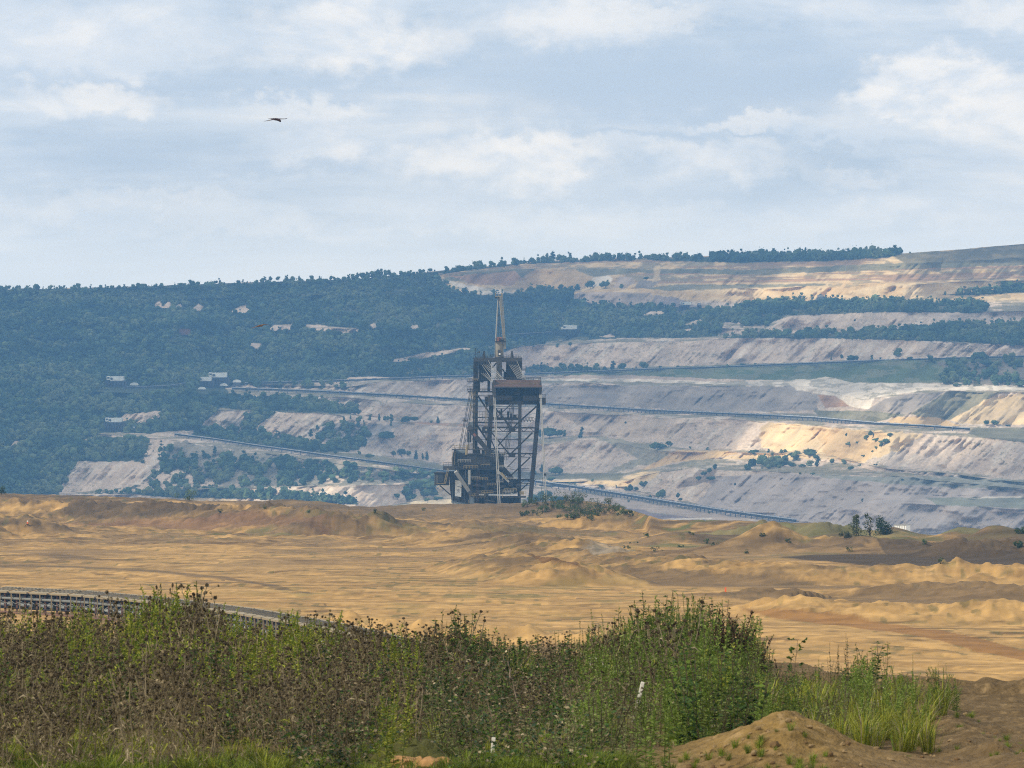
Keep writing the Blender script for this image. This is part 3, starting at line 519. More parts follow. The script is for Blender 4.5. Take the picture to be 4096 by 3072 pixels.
# ================================================================== the bank the photographer stands on
ZB = -2.9
def bank_z(x, y):
    x = np.asarray(x, float); y = np.asarray(y, float); u = x / np.maximum(y, 1) * F + U0
    z = ZB + (fbm(x / 2.2, y / 2.2, 41, 4) - .5) * .22 + (fbm(x / .35, y / .35, 44, 4) - .5) * .06
    z += .40 * np.exp(-(((x - 2.3) / .68) ** 2 + ((y - 48.3) / 1.5) ** 2) ** .85) * (1 + .5 * (fbm(x / .3, y / .4, 47, 4) - .5))     # heap of dug earth
    z += (fbm(x / .11, y / .14, 71, 3) - .5) * .07 * np.exp(-(((x - 2.2) / 1.1) ** 2 + ((y - 48.3) / 1.9) ** 2)) + (fbm(x / .16, y / .25, 73, 3) - .5) * .06 * sstep(3.0, 3.8, x)
    z += .16 * np.exp(-(((x + .85) / .42) ** 2 + ((y - 47.6) / .35) ** 2)) * (1 + 1.6 * (vn(x / .09, y / .12, 49) - .5))
    z += .18 * np.exp(-((y - (61.5 - (x - 4) * .25)) / .8) ** 2) * sstep(3.6, 4.4, x) * (.4 + 1.2 * vn(x / .3, y / .3, 52))                  # spoil along the edge of the track
    z += .10 * np.exp(-((x - (4.15 - (y - 50) * .02)) / .35) ** 2) * (.3 + 1.3 * vn(x / .2, y / .3, 54)) * sstep(60, 56, y)
    e = 70 - sstep(3.2, 4.6, x) * 8 + (fbm(x / 3, x * 0, 57, 2) - .5) * 1.2
    return np.where(y > e, z - (y - e) * .33, z)
bx = np.arange(-8.0, 8.4, .026); by = np.concatenate([np.arange(44, 60, .05), np.arange(60, 76, .12)]); BX, BY = np.meshgrid(bx, by); BZ = np.maximum(bank_z(BX, BY), -16.9)
turf = sstep(.42, .6, fbm(BX / .8, BY / .8, 61, 4)) * sstep(1.0, -1.0, BX - 1.2) ; cb = np.zeros(BX.shape + (3,)); cb[:] = (.105,.07,.033)
cb = cb + (np.array((.14,.097,.05)) - cb) * sstep(.45, .62, fbm(BX / .5, BY / .25, 64, 4))[..., None]
cb = cb + (np.array((.05,.06,.015)) - cb) * turf[..., None] * .85
hp = np.exp(-(((BX - 2.2) / .9) ** 2 + ((BY - 48.3) / 1.6) ** 2)); cb = cb + (np.array((.18,.118,.042)) - cb) * np.clip(hp * 1.3, 0, 1)[..., None]
trk = sstep(3.6, 4.3, BX); cb = cb + (np.array((.092,.063,.031)) * (.8 + .5 * stf[0, 0]) - cb) * (trk * .6)[..., None]
st = sstep(.74, .8, vn(BX / .06, BY / .09, 67)) * np.clip(hp + trk * .6, 0, 1); cb = cb + (np.array((.26,.18,.09)) - cb) * (st * .7)[..., None]
bank = mesh_np('bank_ground', np.stack([BX, BY, BZ], -1).reshape(-1, 3), grid_faces(*BX.shape), M_SOIL, cb.reshape(-1, 3), smooth=True); tag(bank, kind='structure')
gx_ = np.linspace(-260, 260, 40); gy_ = np.array([-300, -100, 0, 30, 44, 60, 69, 76, 90, 118, 140.]); GX, GY = np.meshgrid(gx_, gy_)
GZ = np.interp(GY, [-300, 44, 69, 118, 140], [-3.1, -3.1, -3.15, -17.6, -18.5])
gb = mesh_np('viewing_bank', np.stack([GX, GY, GZ], -1).reshape(-1, 3), grid_faces(*GX.shape), M_SOIL, np.full((GX.size, 3), (.12, .09, .04)), smooth=True); tag(gb, kind='structure')

# ================================================================== unseen cloud sheet added at left, shaped to shade the far slopes in patches
SUNNY = [[(2850,1160),(3100,1120),(3600,1085),(4096,1070),(4600,1050),(4600,1190),(3700,1212),(3250,1214),(3000,1195)],
 [(2560,1890),(2640,1850),(2900,1830),(3000,1720),(3250,1665),(3420,1630),(3520,1640),(3700,1560),(4300,1500),(4300,1760),(3900,1745),(3650,1800),(3480,1880),(3200,1850),(2900,1842),(2700,1850)],
 [(780,2070),(950,1990),(1200,1935),(1650,1890),(1900,1940),(1960,2070)], [(2120,1950),(2150,1915),(2480,1915),(2520,1945),(2300,1945)]]
HC = 1500.0; fl = np.zeros(UU.shape, bool)
for p in SUNNY: fl |= inpoly(UU + nj * 40, VV + nk * 18, p)
Pf = P[1:-2]; tt = (HC - Pf[..., 2]) / SUN.z; QX = Pf[..., 0] + SUN.x * tt; QY = Pf[..., 1] + SUN.y * tt
cell = 16.; x0, x1, y0, y1 = QX.min() - 200, QX.max() + 300, QY.min() - 100, QY.max() + 500
x0, x1 = max(x0, -4200), min(x1, -700)
nx, ny = int((x1 - x0) / cell), int((y1 - y0) / cell); H = np.zeros((ny, nx)); Hn = np.zeros((ny, nx))
ix = ((QX - x0) / cell).astype(int); iy = ((QY - y0) / cell).astype(int); ok = (ix >= 0) & (ix < nx) & (iy >= 0) & (iy < ny)
np.add.at(H, (iy[ok], ix[ok]), fl[ok] * 1.0); np.add.at(Hn, (iy[ok], ix[ok]), 1.0)
cov = 1 - np.clip(np.where(Hn > 0, H / np.maximum(Hn, 1), 0) * 2.5, 0, 1)
# the near side, over the plateau and the excavator, is open
Yc = (y0 + (np.arange(ny) + .5) * cell)[:, None] + 0 * np.arange(nx)[None]; Xc = (x0 + (np.arange(nx) + .5) * cell)[None] + 0 * Yc
ty = Yc - SUN.y * (HC + 20) / SUN.z; cov = np.where(ty < 2620, 0.0, cov)
for _ in range(2):
    p = np.pad(cov, 1, mode='edge'); cov = sum(p[1 + a:1 + a + ny, 1 + b:1 + b + nx] for a in (-1, 0, 1) for b in (-1, 0, 1)) / 9
ed = np.minimum.reduce([np.arange(nx)[None] + 0 * cov, nx - 1 - np.arange(nx)[None] + 0 * cov, np.arange(ny)[:, None] + 0 * cov, ny - 1 - np.arange(ny)[:, None] + 0 * cov])
thick = np.clip(cov - .5, 0, .5) * 2 * np.clip(ed / 4, 0, 1)
keep = thick > 0
top = HC + thick ** .5 * (6 + 14 * fbm(Xc / 160, Yc / 160, 29, 4)); bot = HC - thick ** .5 * (2 + 4 * fbm(Xc / 90, Yc / 90, 23, 3))
fq = keep[:-1, :-1] & keep[1:, :-1] & keep[:-1, 1:] & keep[1:, 1:]
GF = grid_faces(ny, nx)[fq.ravel()]; VT = np.stack([Xc, Yc, top], -1).reshape(-1, 3); VB = np.stack([Xc, Yc, bot], -1).reshape(-1, 3)
mc = bpy.data.materials.new('shade_cloud'); mc.use_nodes = True; t_ = mc.node_tree; t_.nodes.clear()
o_ = t_.nodes.new('ShaderNodeOutputMaterial'); d_ = t_.nodes.new('ShaderNodeBsdfDiffuse'); r_ = t_.nodes.new('ShaderNodeBsdfTranslucent'); x_ = t_.nodes.new('ShaderNodeMixShader')
for n_ in (d_, r_): n_.inputs[0].default_value = (.96, .92, .86, 1)
x_.inputs[0].default_value = .6; t_.links.new(d_.outputs[0], x_.inputs[1]); t_.links.new(r_.outputs[0], x_.inputs[2]); y_ = t_.nodes.new('ShaderNodeMixShader'); z_ = t_.nodes.new('ShaderNodeBsdfTransparent'); y_.inputs[0].default_value = .40      # thin cloud: some sun comes through
t_.links.new(x_.outputs[0], y_.inputs[1]); t_.links.new(z_.outputs[0], y_.inputs[2]); t_.links.new(y_.outputs[0], o_.inputs[0])
used = np.unique(GF); mp_ = np.full(nx * ny, -1); mp_[used] = np.arange(len(used)); n_u = len(used)
cl = mesh_np('shade_cloud', np.concatenate([VT[used], VB[used]]), np.concatenate([mp_[GF], (mp_[GF] + n_u)[:, ::-1]]), mc, smooth=True); tag(cl, kind='structure')
# ================================================================== the bucket wheel excavator
STEEL = mat_plain('dark_steel', (.013, .012, .0115), .6, vary=.35, vscale=.35, rust=(.05, .034, .022), rustamt=.5)
STEEL2 = mat_plain('weathered_steel', (.038, .036, .034), .6, vary=.3, vscale=.5, rust=(.08, .055, .035), rustamt=.5)
BLACK = mat_plain('sooty_steel', (.007, .007, .008), .7, vary=.4, vscale=.6)
RUSTY = mat_plain('rusted_plate', (.085, .046, .030), .75, vary=.4, vscale=.5, rust=(.045, .024, .015), rustamt=.7)
PALEST = mat_plain('pale_grey_paint', (.27, .265, .245), .5, vary=.2, vscale=.4, rust=(.22, .17, .12), rustamt=.4)
YELL = mat_plain('faded_yellow_paint', (.23, .18, .085), .5, vary=.3, vscale=.5)
CRANEC = mat_plain('ochre_grey_paint', (.21, .185, .135), .5, vary=.2, vscale=.5)
BLUEG = mat_plain('blue_grey_paint', (.12, .145, .16), .45, vary=.2, vscale=.5)
WHITEP = mat_plain('white_paint', (.80, .80, .77), .5, vary=.05, vscale=.6)
LETTER = mat_plain('grey_lettering', (.30, .30, .33), .6, vary=.05)
GLASS = mat_plain('dark_glass', (.03, .035, .04), .15, vary=.1)
REDP = mat_plain('red_brown_paint', (.17, .07, .045), .5, vary=.25)
ORANGE = mat_plain('signal_orange', (.85, .16, .05), .5, vary=.08)
DEX = 1500.0; ZEX = 57.0; SX = .603 * DEX / F
exc = empty('bucket_wheel_excavator', (0, DEX, -ZEX)); tag(exc, 'giant dark steel bucket wheel excavator with tall latticed towers and a crane on top', 'excavator')
def E(x, y, dy=0.0):                            # metres on the machine, from a measured drawing of it
    return Vector(((1650 + .603 * x - U0) * DEX / F * 1.0, dy, (VH - (1100 + .603 * y)) * DEX / F + ZEX))
def bm_(name, a, b, w, mat=STEEL, h=None, w2=None, parent=exc):
    return MB().beam(E(*a), E(*b), w * SX, (h or w) * SX, (w2 or w) * SX).build(name, mat, parent)
def bx_(name, x0, y0, x1, y1, d0, d1, mat=STEEL, parent=exc, bevel=0.0):
    p, q = E(x0, y1, d0), E(x1, y0, d1); return MB().box(p, q).build(name, mat, parent, bevel)
def rail_(x0, y, x1, dy, mat=STEEL2, h=18, parent=exc, dyb=None, y1=None):
    m = MB(); y1 = y if y1 is None else y1; dyb = dy if dyb is None else dyb
    n = max(1, int(abs(x1 - x0) / 16 + abs(dyb - dy) * SX))
    for k in range(2):
        o = h * (1 - .5 * k); m.beam(E(x0, y - o, dy), E(x1, y1 - o, dyb), .09, .09)
    for i in range(n + 1):
        t = i / n; X = x0 + (x1 - x0) * t; Y = y + (y1 - y) * t; D = dy + (dyb - dy) * t; m.beam(E(X, Y, D), E(X, Y - h, D), .08, .08)
    return m.build('railing', mat, parent)
# --- the rear tower
RB = 10.0                                       # it stands ten metres behind the front frame
for x0, x1, w in ((418, 400, 30), (716, 700, 22)):
    bm_('tower_leg', (x0, 545, RB), (x1, 2425, RB), w, STEEL2 if w < 25 else STEEL)
for x0, x1, w in ((424, 408, 18), (712, 702, 14)): bm_('tower_leg', (x0, 560, RB + 12), (x1, 2425, RB + 12), w)
bx_('tower_head_beam', 408, 545, 728, 572, RB - 2.5, RB + 10, STEEL2)
rail_(430, 546, 548, RB - 2.4); rail_(605, 546, 720, RB - 2.4); rail_(720, 546, 720, RB - 2.4, dyb=RB + 9)
for x0, x1 in ((436, 520), (620, 716)):
    pb = bx_('pulley_block', x0, 575, x1, 700, RB - 1.5, RB + 7, BLACK)
    for i in range(9):
        x = x0 + 4 + i * (x1 - x0 - 8) / 8; MB().tube(E(x - 3, 590, RB - 1.8), E(x + 3, 590, RB - 1.8), 24 * SX, n=14).build('pulley', STEEL, pb)
    for i in range(6):
        x = x0 + 8 + i * (x1 - x0 - 16) / 5; MB().beam(E(x, 620, RB - 1.6), E(x, 698, RB - 1.6), .18, .12).build('cheek_plate', STEEL, pb)
m_ = MB().prism([(E(440, 700).x, E(440, 700).z), (E(452, 708).x, E(452, 708).z), (E(462, 712).x, E(462, 712).z), (E(474, 700).x, E(474, 700).z)], RB - 1, RB + 5).build('rope_guide', BLACK, exc)
bx_('tower_column', 556, 560, 594, 690, RB - 3, RB + 2, STEEL2)
bx_('tower_post', 432, 690, 447, 775, RB - 1, RB + .5, BLACK); bx_('tower_post', 496, 690, 514, 775, RB - 1, RB + .5, BLACK)
bm_('brace', (530, 612, RB), (556, 580, RB), 8); bm_('brace', (596, 620, RB), (620, 660, RB), 8); bx_('winch_cabin', 604, 640, 622, 690, RB - 1, RB + 2, BLACK)
for x in (474, 660):
    MB().prism([(E(x - 11, 0).x, E(0, 558).z), (E(x - 9, 0).x, E(0, 525).z), (E(x - 4, 0).x, E(0, 502).z), (E(x + 4, 0).x, E(0, 500).z), (E(x + 8, 0).x, E(0, 525).z), (E(x + 11, 0).x, E(0, 558).z)], RB - 2, RB - .4).build('rope_saddle', BLACK, exc)
    MB().beam(E(x - 2, 545, RB - 2.4), E(x + 2, 508, RB - 2.4), .35, .3).build('saddle_rib', STEEL2, exc)
for x, y in ((415, 482), (432, 505), (420, 478)): bm_('mast_post', (x, 560, RB), (x, y, RB), 4 if x != 420 else 1.5)
bx_('lamp_box', 436, 503, 448, 515, RB, RB + .6, STEEL2)
bx_('tower_deck', 365, 768, 530, 777, RB - 3, RB + 8); rail_(365, 768, 400, RB - 3); rail_(446, 768, 496, RB - 3); rail_(512, 768, 532, RB - 3)
for x0, y, x1 in ((362, 704, 432), (360, 757, 400), (385, 613, 410), (728, 625, 753), (728, 686, 748)):
    bx_('balcony', x0, y, x1, y + 5, RB - 2, RB + 3); rail_(x0, y, x1, RB - 2)
for x0, y0, x1, y1, w in ((425, 790, 512, 918, 11), (418, 985, 500, 1105, 12), (516, 918, 560, 1000, 6), (425, 1180, 530, 1330, 10)): bm_('brace', (x0, y0, RB), (x1, y1, RB), w)
for y, w in ((800, 5), (868, 3), (944, 6), (978, 8), (1000, 3), (1090, 3), (1150, 6)):
    bm_('cross_beam', (410, y, RB), (716, y + 4, RB), w)
bx_('tower_deck', 428, 942, 515, 948, RB - 3, RB + 3); rail_(428, 942, 515, RB - 3, h=38)
m_ = MB()
for i in range(10): m_.beam(E(430 + i * 9, 975, RB - 3), E(430 + (i + 1) * 9, 948 if i % 2 else 975, RB - 3), .1, .1)
m_.build('lattice', STEEL2, exc)
# --- stair and cable cage up the left of the rear tower
m_ = MB()
for a, b in ((378, 352), (400, 392)): m_.beam(E(a + 14, 770, RB - 3), E(b + 16, 1160, RB - 3), .16, .16)
for i in range(44):
    t = i / 44; m_.beam(E(392 - 24 * t, 775 + 385 * t, RB - 3), E(412 - 6 * t, 775 + 385 * t, RB - 3), .09, .09)
m_.build('ladder_cage', YELL, exc)
for x0, y0, x1, y1 in ((382, 760, 304, 1165), (389, 760, 312, 1165), (398, 770, 330, 1165), (406, 790, 338, 1165)):
    MB().tube(E(x0, y0, RB - 4), E(x1, y1, RB - 4), .08, n=6).build('stay_rope', STEEL2, exc)
bx_('rope_spreader', 330, 960, 362, 966, RB - 4.4, RB - 3.6, STEEL2); bx_('rope_spreader', 336, 970, 364, 974, RB - 4.4, RB - 3.6, STEEL2)
bx_('hoist_box', 372, 975, 398, 1010, RB - 4, RB - 1, BLUEG); bx_('hoist_box', 360, 1010, 392, 1040, RB - 4, RB - 1, RUSTY); bx_('hoist_box', 362, 1042, 390, 1110, RB - 4, RB - 1.5, STEEL2)
for x in (362, 376, 390): bm_('pipe', (x, 1040, RB - 4.2), (x - 2, 1150, RB - 4.2), 2.5, PALEST)
m_ = MB()
for i in range(20): m_.beam(E(664 - i * .5, 860 + i * 6, RB + 2), E(676 - i * .5, 860 + i * 6, RB + 2), .07, .07)
m_.beam(E(664, 860, RB + 2), E(654, 980, RB + 2), .08, .08); m_.beam(E(676, 860, RB + 2), E(666, 980, RB + 2), .08, .08); m_.build('ladder', STEEL2, exc)
for a, b in (((648, 862), (604, 1230)), ((657, 862), (610, 1230)), ((664, 862), (622, 1230)), ((672, 862), (632, 1230))):
    MB().tube(E(*a, RB + 9), E(*b, RB + 9), .07, n=6).build('stay_rope', STEEL2, exc)
# --- the crane on the tower
cr = MB().tube(E(576, 548, RB - .5), E(576, 436, RB - .5), 28 * SX, n=20).build('crane', CRANEC, exc)
MB().tube(E(576, 560, RB - .5), E(576, 540, RB - .5), 34 * SX, 30 * SX, n=20).build('slewing_ring', STEEL2, cr)
bx_('access_door', 566, 494, 585, 536, RB - 2.4, RB - 1.9, STEEL2, cr); bx_('door_light', 572, 517, 583, 526, RB - 2.5, RB - 2.42, WHITEP, cr)
bx_('crane_deck', 544, 436, 622, 441, RB - 2.2, RB + 2, STEEL, cr); rail_(546, 436, 620, RB - 2.1, parent=cr)
MB().tube(E(560, 420, RB - 1.5), E(592, 420, RB - 1.5), 12 * SX, n=14).build('winch_drum', REDP, cr); bx_('winch_motor', 558, 410, 575, 436, RB - 2.2, RB - 1.6, REDP, cr); bx_('winch_frame', 575, 424, 604, 437, RB - 1.8, RB, BLACK, cr)
MB().tube(E(551, 445, RB - .5), E(568, 132, RB - .5), 5.2 * SX, 4 * SX, n=10).build('jib_strut', PALEST, cr)
MB().tube(E(606, 440, RB - .5), E(574, 132, RB - .5), 4.6 * SX, 3.6 * SX, n=10).build('jib_strut', PALEST, cr)
MB().tube(E(548, 540, RB - 1), E(549, 440, RB - 1), 3 * SX, n=8).build('pipe', PALEST, cr)
m_ = MB()
for i in range(54):
    t = i / 53; x = 584 + 27 * t; y = 140 + 345 * t; m_.beam(E(x - 6, y, RB - 1.2), E(x + 8, y, RB - 1.2), .16, .5)
m_.beam(E(578, 135, RB - 1.2), E(604, 485, RB - 1.2), .12, .12); m_.beam(E(596, 118, RB - 1.4), E(619, 485, RB - 1.4), .14, .14); m_.build('jib_ladder', CRANEC, cr)
for a, b in (((566, 140), (572, 410)), ((570, 140), (582, 410))): MB().tube(E(*a, RB), E(*b, RB), .05, n=5).build('hoist_rope', STEEL, cr)
bx_('jib_head', 548, 133, 592, 140, RB - 1.4, RB + 1, CRANEC, cr); bx_('sheave_block', 545, 138, 560, 150, RB - 1, RB + .4, STEEL2, cr); bx_('jib_head_post', 549, 112, 553, 134, RB - 1, RB - .8, YELL, cr); bx_('jib_head_post', 570, 118, 573, 134, RB - 1, RB - .8, YELL, cr); bx_('jib_head_post', 588, 112, 592, 134, RB - 1, RB - .8, YELL, cr)
# --- ropes from the tower down to the front head
for i in range(7):
    MB().tube(E(455 + i * 11, 588, RB - 2), E(545 + i * 9.5, 690 + (i == 0) * 30, -11), .045, n=5).build('hoist_rope', PALEST, exc)
    MB().tube(E(640 + i * 10, 590, RB - 2), E(700 + i * 8.5, 690, -11), .045, n=5).build('hoist_rope', PALEST, exc)
for i in range(4): MB().tube(E(455 + i * 13, 648, RB - 2), E(528 + i * 4, 715, -11), .04, n=5).build('hoist_rope', PALEST, exc)
for a, b in (((500, 560), (540, 640)), ((690, 560), (728, 660)), ((540, 625), (600, 690))): MB().tube(E(*a, RB - 2), E(*b, 0), .06, n=5).build('hoist_rope', PALEST, exc)
# --- the front head on the leaning frame
FB = -12.0
hd = bx_('front_head', 552, 738, 838, 858, FB + 7, FB + 8.5, BLACK)
rf = MB().quadbox([E(540, 745, FB - 1), E(858, 745, FB - 1), E(858, 745, FB + 9), E(540, 745, FB + 9), E(548, 697, FB + 3), E(848, 698, FB + 3), E(848, 698, FB + 9), E(548, 697, FB + 9)]).build('head_roof', RUSTY, exc)
bm_('roof_seam', (543, 719, FB + .8), (854, 720, FB + .8), 3, YELL, parent=rf); bm_('roof_edge', (538, 746, FB - 1.2), (858, 747, FB - 1.2), 7, STEEL2, parent=rf)
rail_(546, 697, 850, FB + 4, h=16)
m_ = MB(); m_.prism([(E(536, 0).x, E(0, 700).z), (E(548, 0).x, E(0, 697).z), (E(554, 0).x, E(0, 745).z), (E(556, 0).x, E(0, 856).z), (E(536, 0).x, E(0, 858).z), (E(526, 0).x, E(0, 730).z)], FB, FB + 9); m_.build('head_side_plate', STEEL2, exc)
m_ = MB(); m_.prism([(E(850, 0).x, E(0, 700).z), (E(858, 0).x, E(0, 746).z), (E(854, 0).x, E(0, 800).z), (E(838, 0).x, E(0, 858).z), (E(836, 0).x, E(0, 745).z)], FB, FB + 9); m_.build('head_side_plate', STEEL2, exc)
for x0, x1 in ((558, 640), (733, 832)):
    pb = bx_('pulley_block', x0, 752, x1, 792, FB + 3, FB + 7, BLACK)
    for i in range(9):
        x = x0 + 4 + i * (x1 - x0 - 8) / 8; MB().beam(E(x, 752, FB + 2.8), E(x, 800, FB + 2.8), .16, .1).build('sheave_plate', STEEL, pb)
bx_('control_box', 690, 750, 716, 800, FB + 3, FB + 5, STEEL); bx_('control_box', 672, 778, 712, 796, FB + 2, FB + 3, STEEL2); bx_('winch_cabin', 640, 745, 672, 800, FB + 8, FB + 9, STEEL)
bx_('head_beam', 552, 800, 662, 833, FB, FB + 8, STEEL); bx_('head_beam', 732, 800, 842, 835, FB, FB + 8, STEEL); bx_('head_beam', 556, 830, 842, 860, FB + 1, FB + 8, BLACK); bx_('head_beam', 645, 806, 735, 850, FB + 1.5, FB + 6, BLACK)
bx_('walkway', 640, 840, 735, 856, FB - .3, FB + .8, STEEL)
bx_('side_box', 858, 815, 882, 861, FB, FB + 5, STEEL); rail_(858, 815, 880, FB, h=22); rail_(842, 700, 848, FB + 4)
bx_('side_box', 502, 796, 534, 868, FB + 1, FB + 7, STEEL2); bx_('side_box', 480, 808, 504, 860, FB + 2, FB + 6, STEEL)
bx_('side_box', 488, 845, 500, 876, FB + 2, FB + 4, STEEL)
# --- the leaning front frame
for a, b, w in (((524, 862), (436, 2425), 30), ((838, 858), (696, 2425), 30)):
    bm_('frame_leg', (a[0], a[1], FB + 4), (a[0] + (b[0] - a[0]) * .6, a[1] + (b[1] - a[1]) * .6, FB - 2), w, STEEL, w2=w * .92)
    bm_('frame_leg', (a[0] + (b[0] - a[0]) * .6, a[1] + (b[1] - a[1]) * .6, FB - 2), (b[0], b[1], FB - 5), w * .92, STEEL)
lx = lambda y: 524 - 88 * (y - 862) / 1563 - 0; rx = lambda y: 838 - 142 * (y - 858) / 1567
for y0, y1 in ((1011, 1037), (1181, 1204), (1352, 1376)):
    tr_ = MB().beam(E(lx(y0) + 10, y0, FB + 2), E(rx(y0), y0 + 3, FB + 2), .42, .42).build('cross_truss', STEEL, exc)
    bm_('truss_chord', (lx(y1) + 10, y1, FB + 2), (rx(y1), y1 + 3, FB + 2), 5, STEEL, parent=tr_)
    for i in range(9):
        xa = lx(y0) + 20 + i * 34; MB().beam(E(xa, y0 if i % 2 else y1, FB + 2), E(xa + 30, y1 if i % 2 else y0, FB + 2), .16, .16).build('truss_web', STEEL, tr_)
    bx_('gusset', 640, y0 + 2, 682, y1 + 2, FB + 1.6, FB + 2.4, STEEL, parent=tr_)
for a, b, w in (((540, 872), (655, 1010), 10), ((650, 860), (560, 945), 6), ((822, 872), (690, 990), 10), ((690, 990), (660, 1028), 9), ((522, 1040), (640, 1185), 9), ((795, 1045), (652, 1185), 10), ((655, 1035), (560, 1140), 8), ((778, 1210), (640, 1340), 9), ((690, 1212), (630, 1272), 6), ((505, 1212), (560, 1290), 8), ((765, 1380), (700, 1440), 7), ((500, 1040), (560, 1180), 7), ((575, 900), (640, 1010), 7)):
    bm_('brace', (*a, FB + 2), (*b, FB + 2), w)
for x0, y, x1 in ((530, 885, 700), (720, 942, 805), (720, 962, 805), (690, 1085, 790), (530, 1086, 700), (710, 1280, 775), (650, 1290, 780), (705, 1000, 800)): bm_('cross_beam', (x0, y, FB + 3), (x1, y + 3, FB + 3), 3)
m_ = MB()
for i in range(8): m_.beam(E(722 + i * 10, 945 if i % 2 else 975, FB + 3), E(732 + i * 10, 975 if i % 2 else 945, FB + 3), .1, .1)
m_.build('lattice', STEEL2, exc)
# machinery deck half way up
bx_('machinery_deck', 540, 945, 700, 962, FB + 2, FB + 9, BLACK); rail_(540, 945, 700, FB + 2)
for x0, y0, x1, y1 in ((584, 888, 596, 945), (628, 905, 642, 945), (648, 920, 660, 945), (556, 905, 564, 945), (670, 928, 690, 945)): bx_('motor', x0, y0, x1, y1, FB + 4, FB + 6, STEEL if x0 != 628 else BLACK)
sb = bx_('service_box', 462, 1010, 505, 1050, FB + 2, FB + 6, STEEL); bx_('opening', 484, 1022, 496, 1032, FB + 1.9, FB + 1.98, PALEST, sb); bx_('box_roof', 470, 1004, 510, 1010, FB + 2, FB + 6, STEEL2, sb)
m_ = MB()
for i in range(46): m_.beam(E(483, 876 + i * 7, FB + 4), E(495, 876 + i * 7, FB + 4), .08, .08)
m_.beam(E(483, 870, FB + 4), E(483, 1190, FB + 4), .12, .12); m_.beam(E(495, 870, FB + 4), E(495, 1190, FB + 4), .12, .12); m_.build('ladder', YELL, exc)
# --- pale suspension ropes hanging from the head
for x0, x1 in ((540, 572), (548, 585), (845, 878), (852, 890)):
    y1 = 1560; MB().tube(E(x0, 800, FB - 1.5), E(x1, y1, FB - 9), .11, .12, n=8).build('suspension_rope', PALEST, exc)
bx_('rope_clamp', 560, 1300, 578, 1318, FB - 7, FB - 6, PALEST); bx_('rope_clamp', 870, 1312, 884, 1326, FB - 7, FB - 6, BLACK); bx_('rope_socket', 538, 785, 552, 812, FB - 1.9, FB - 1, STEEL2); bx_('rope_socket', 838, 795, 858, 818, FB - 1.9, FB - 1, PALEST)
MB().tube(E(862, 1335, FB - 7), E(845, 1500, FB - 7), .05, n=5).build('guy_wire', STEEL2, exc)
# --- the big sloping beams
bm_('conveyor_beam', (378, 1018, FB - 1), (660, 1350, FB + 3), 30, STEEL2, h=40); bm_('conveyor_beam', (640, 1330, FB + 3), (712, 1420, FB + 3), 30, STEEL2, h=40)
bm_('conveyor_cover', (560, 1290, FB - 1), (640, 1370, FB - 1), 13, PALEST); bm_('conveyor_cover', (590, 1308, FB - 1.2), (625, 1350, FB - 1.2), 10, YELL); bm_('conveyor_cover', (408, 1052, FB - 3.6), (420, 1068, FB - 3.6), 14, REDP)
MB().tube(E(385, 1012, FB - 2), E(385, 1012, FB + 4), 17 * SX, n=16).build('tail_pulley', STEEL2, exc)
# --- superstructure
mhs = bx_('machine_house', 268, 1185, 606, 1268, FB + 4, FB + 30, STEEL2)
MB().prism([(E(268, 0).x, E(0, 1290).z), (E(262, 0).x, E(0, 1215).z), (E(280, 0).x, E(0, 1150).z), (E(290, 0).x, E(0, 1150).z), (E(276, 0).x, E(0, 1290).z)], FB + 3, FB + 6).build('house_side', STEEL, mhs)
MB().tube(E(275, 1176, FB + 5), E(362, 1176, FB + 5), 17 * SX, n=18).build('winch_drum', BLUEG, mhs); MB().tube(E(355, 1176, FB + 4.6), E(366, 1176, FB + 4.6), 20 * SX, n=18).build('drum_flange', BLACK, mhs)
bm_('house_beam', (264, 1157, FB + 3), (560, 1159, FB + 3), 6, STEEL2, parent=mhs); rail_(264, 1156, 380, FB + 3, h=26, parent=mhs, mat=YELL)
bx_('opening', 300, 1250, 340, 1262, FB + 3.8, FB + 3.95, BLACK, mhs); bx_('opening', 430, 1240, 470, 1262, FB + 3.8, FB + 3.95, BLACK, mhs); bx_('opening', 520, 1235, 600, 1264, FB + 3.8, FB + 3.95, BLACK, mhs)
bx_('hoist_block', 345, 1210, 362, 1248, FB + 2.5, FB + 4, BLACK); bx_('gearbox', 420, 1155, 450, 1184, FB + 4, FB + 8, STEEL); bx_('gearbox', 460, 1160, 540, 1184, FB + 5, FB + 9, STEEL2); MB().tube(E(432, 1150, FB + 3.8), E(432, 1150, FB + 6), 13 * SX, n=14).build('wheel', STEEL, exc)
bx_('tank', 530, 1165, 575, 1184, FB + 4, FB + 7, BLUEG); MB().tube(E(365, 1125, FB - 2), E(360, 1190, FB - 2), 8 * SX, n=10).build('cylinder', YELL, exc); MB().tube(E(382, 1290, FB - 3), E(382, 1385, FB - 3), 9 * SX, n=12).build('cylinder', PALEST, exc)
bx_('house_roof_unit', 586, 1234, 606, 1262, FB + 3, FB + 6, BLACK)
for x in (270, 285): bm_('pipe', (x, 1165, FB + 2.6), (x - 4, 1260, FB + 2.6), 2.5, YELL)
bx_('main_walkway', 206, 1266, 606, 1290, FB - 1, FB + 4, STEEL2); rail_(210, 1266, 606, FB - 1, h=24, mat=STEEL2); rail_(285, 1290, 606, FB - 1.2, h=20, mat=STEEL)
m_ = MB()
for i in range(24): x = 290 + i * 13; m_.beam(E(x, 1240, FB + 2), E(x, 1290, FB + 2), .14, .14)
m_.build('handrail_panel', STEEL, exc)
bx_('lower_house', 285, 1290, 612, 1345, FB + 3, FB + 26, BLACK); bx_('lower_house', 300, 1345, 640, 1450, FB + 4, FB + 26, STEEL)
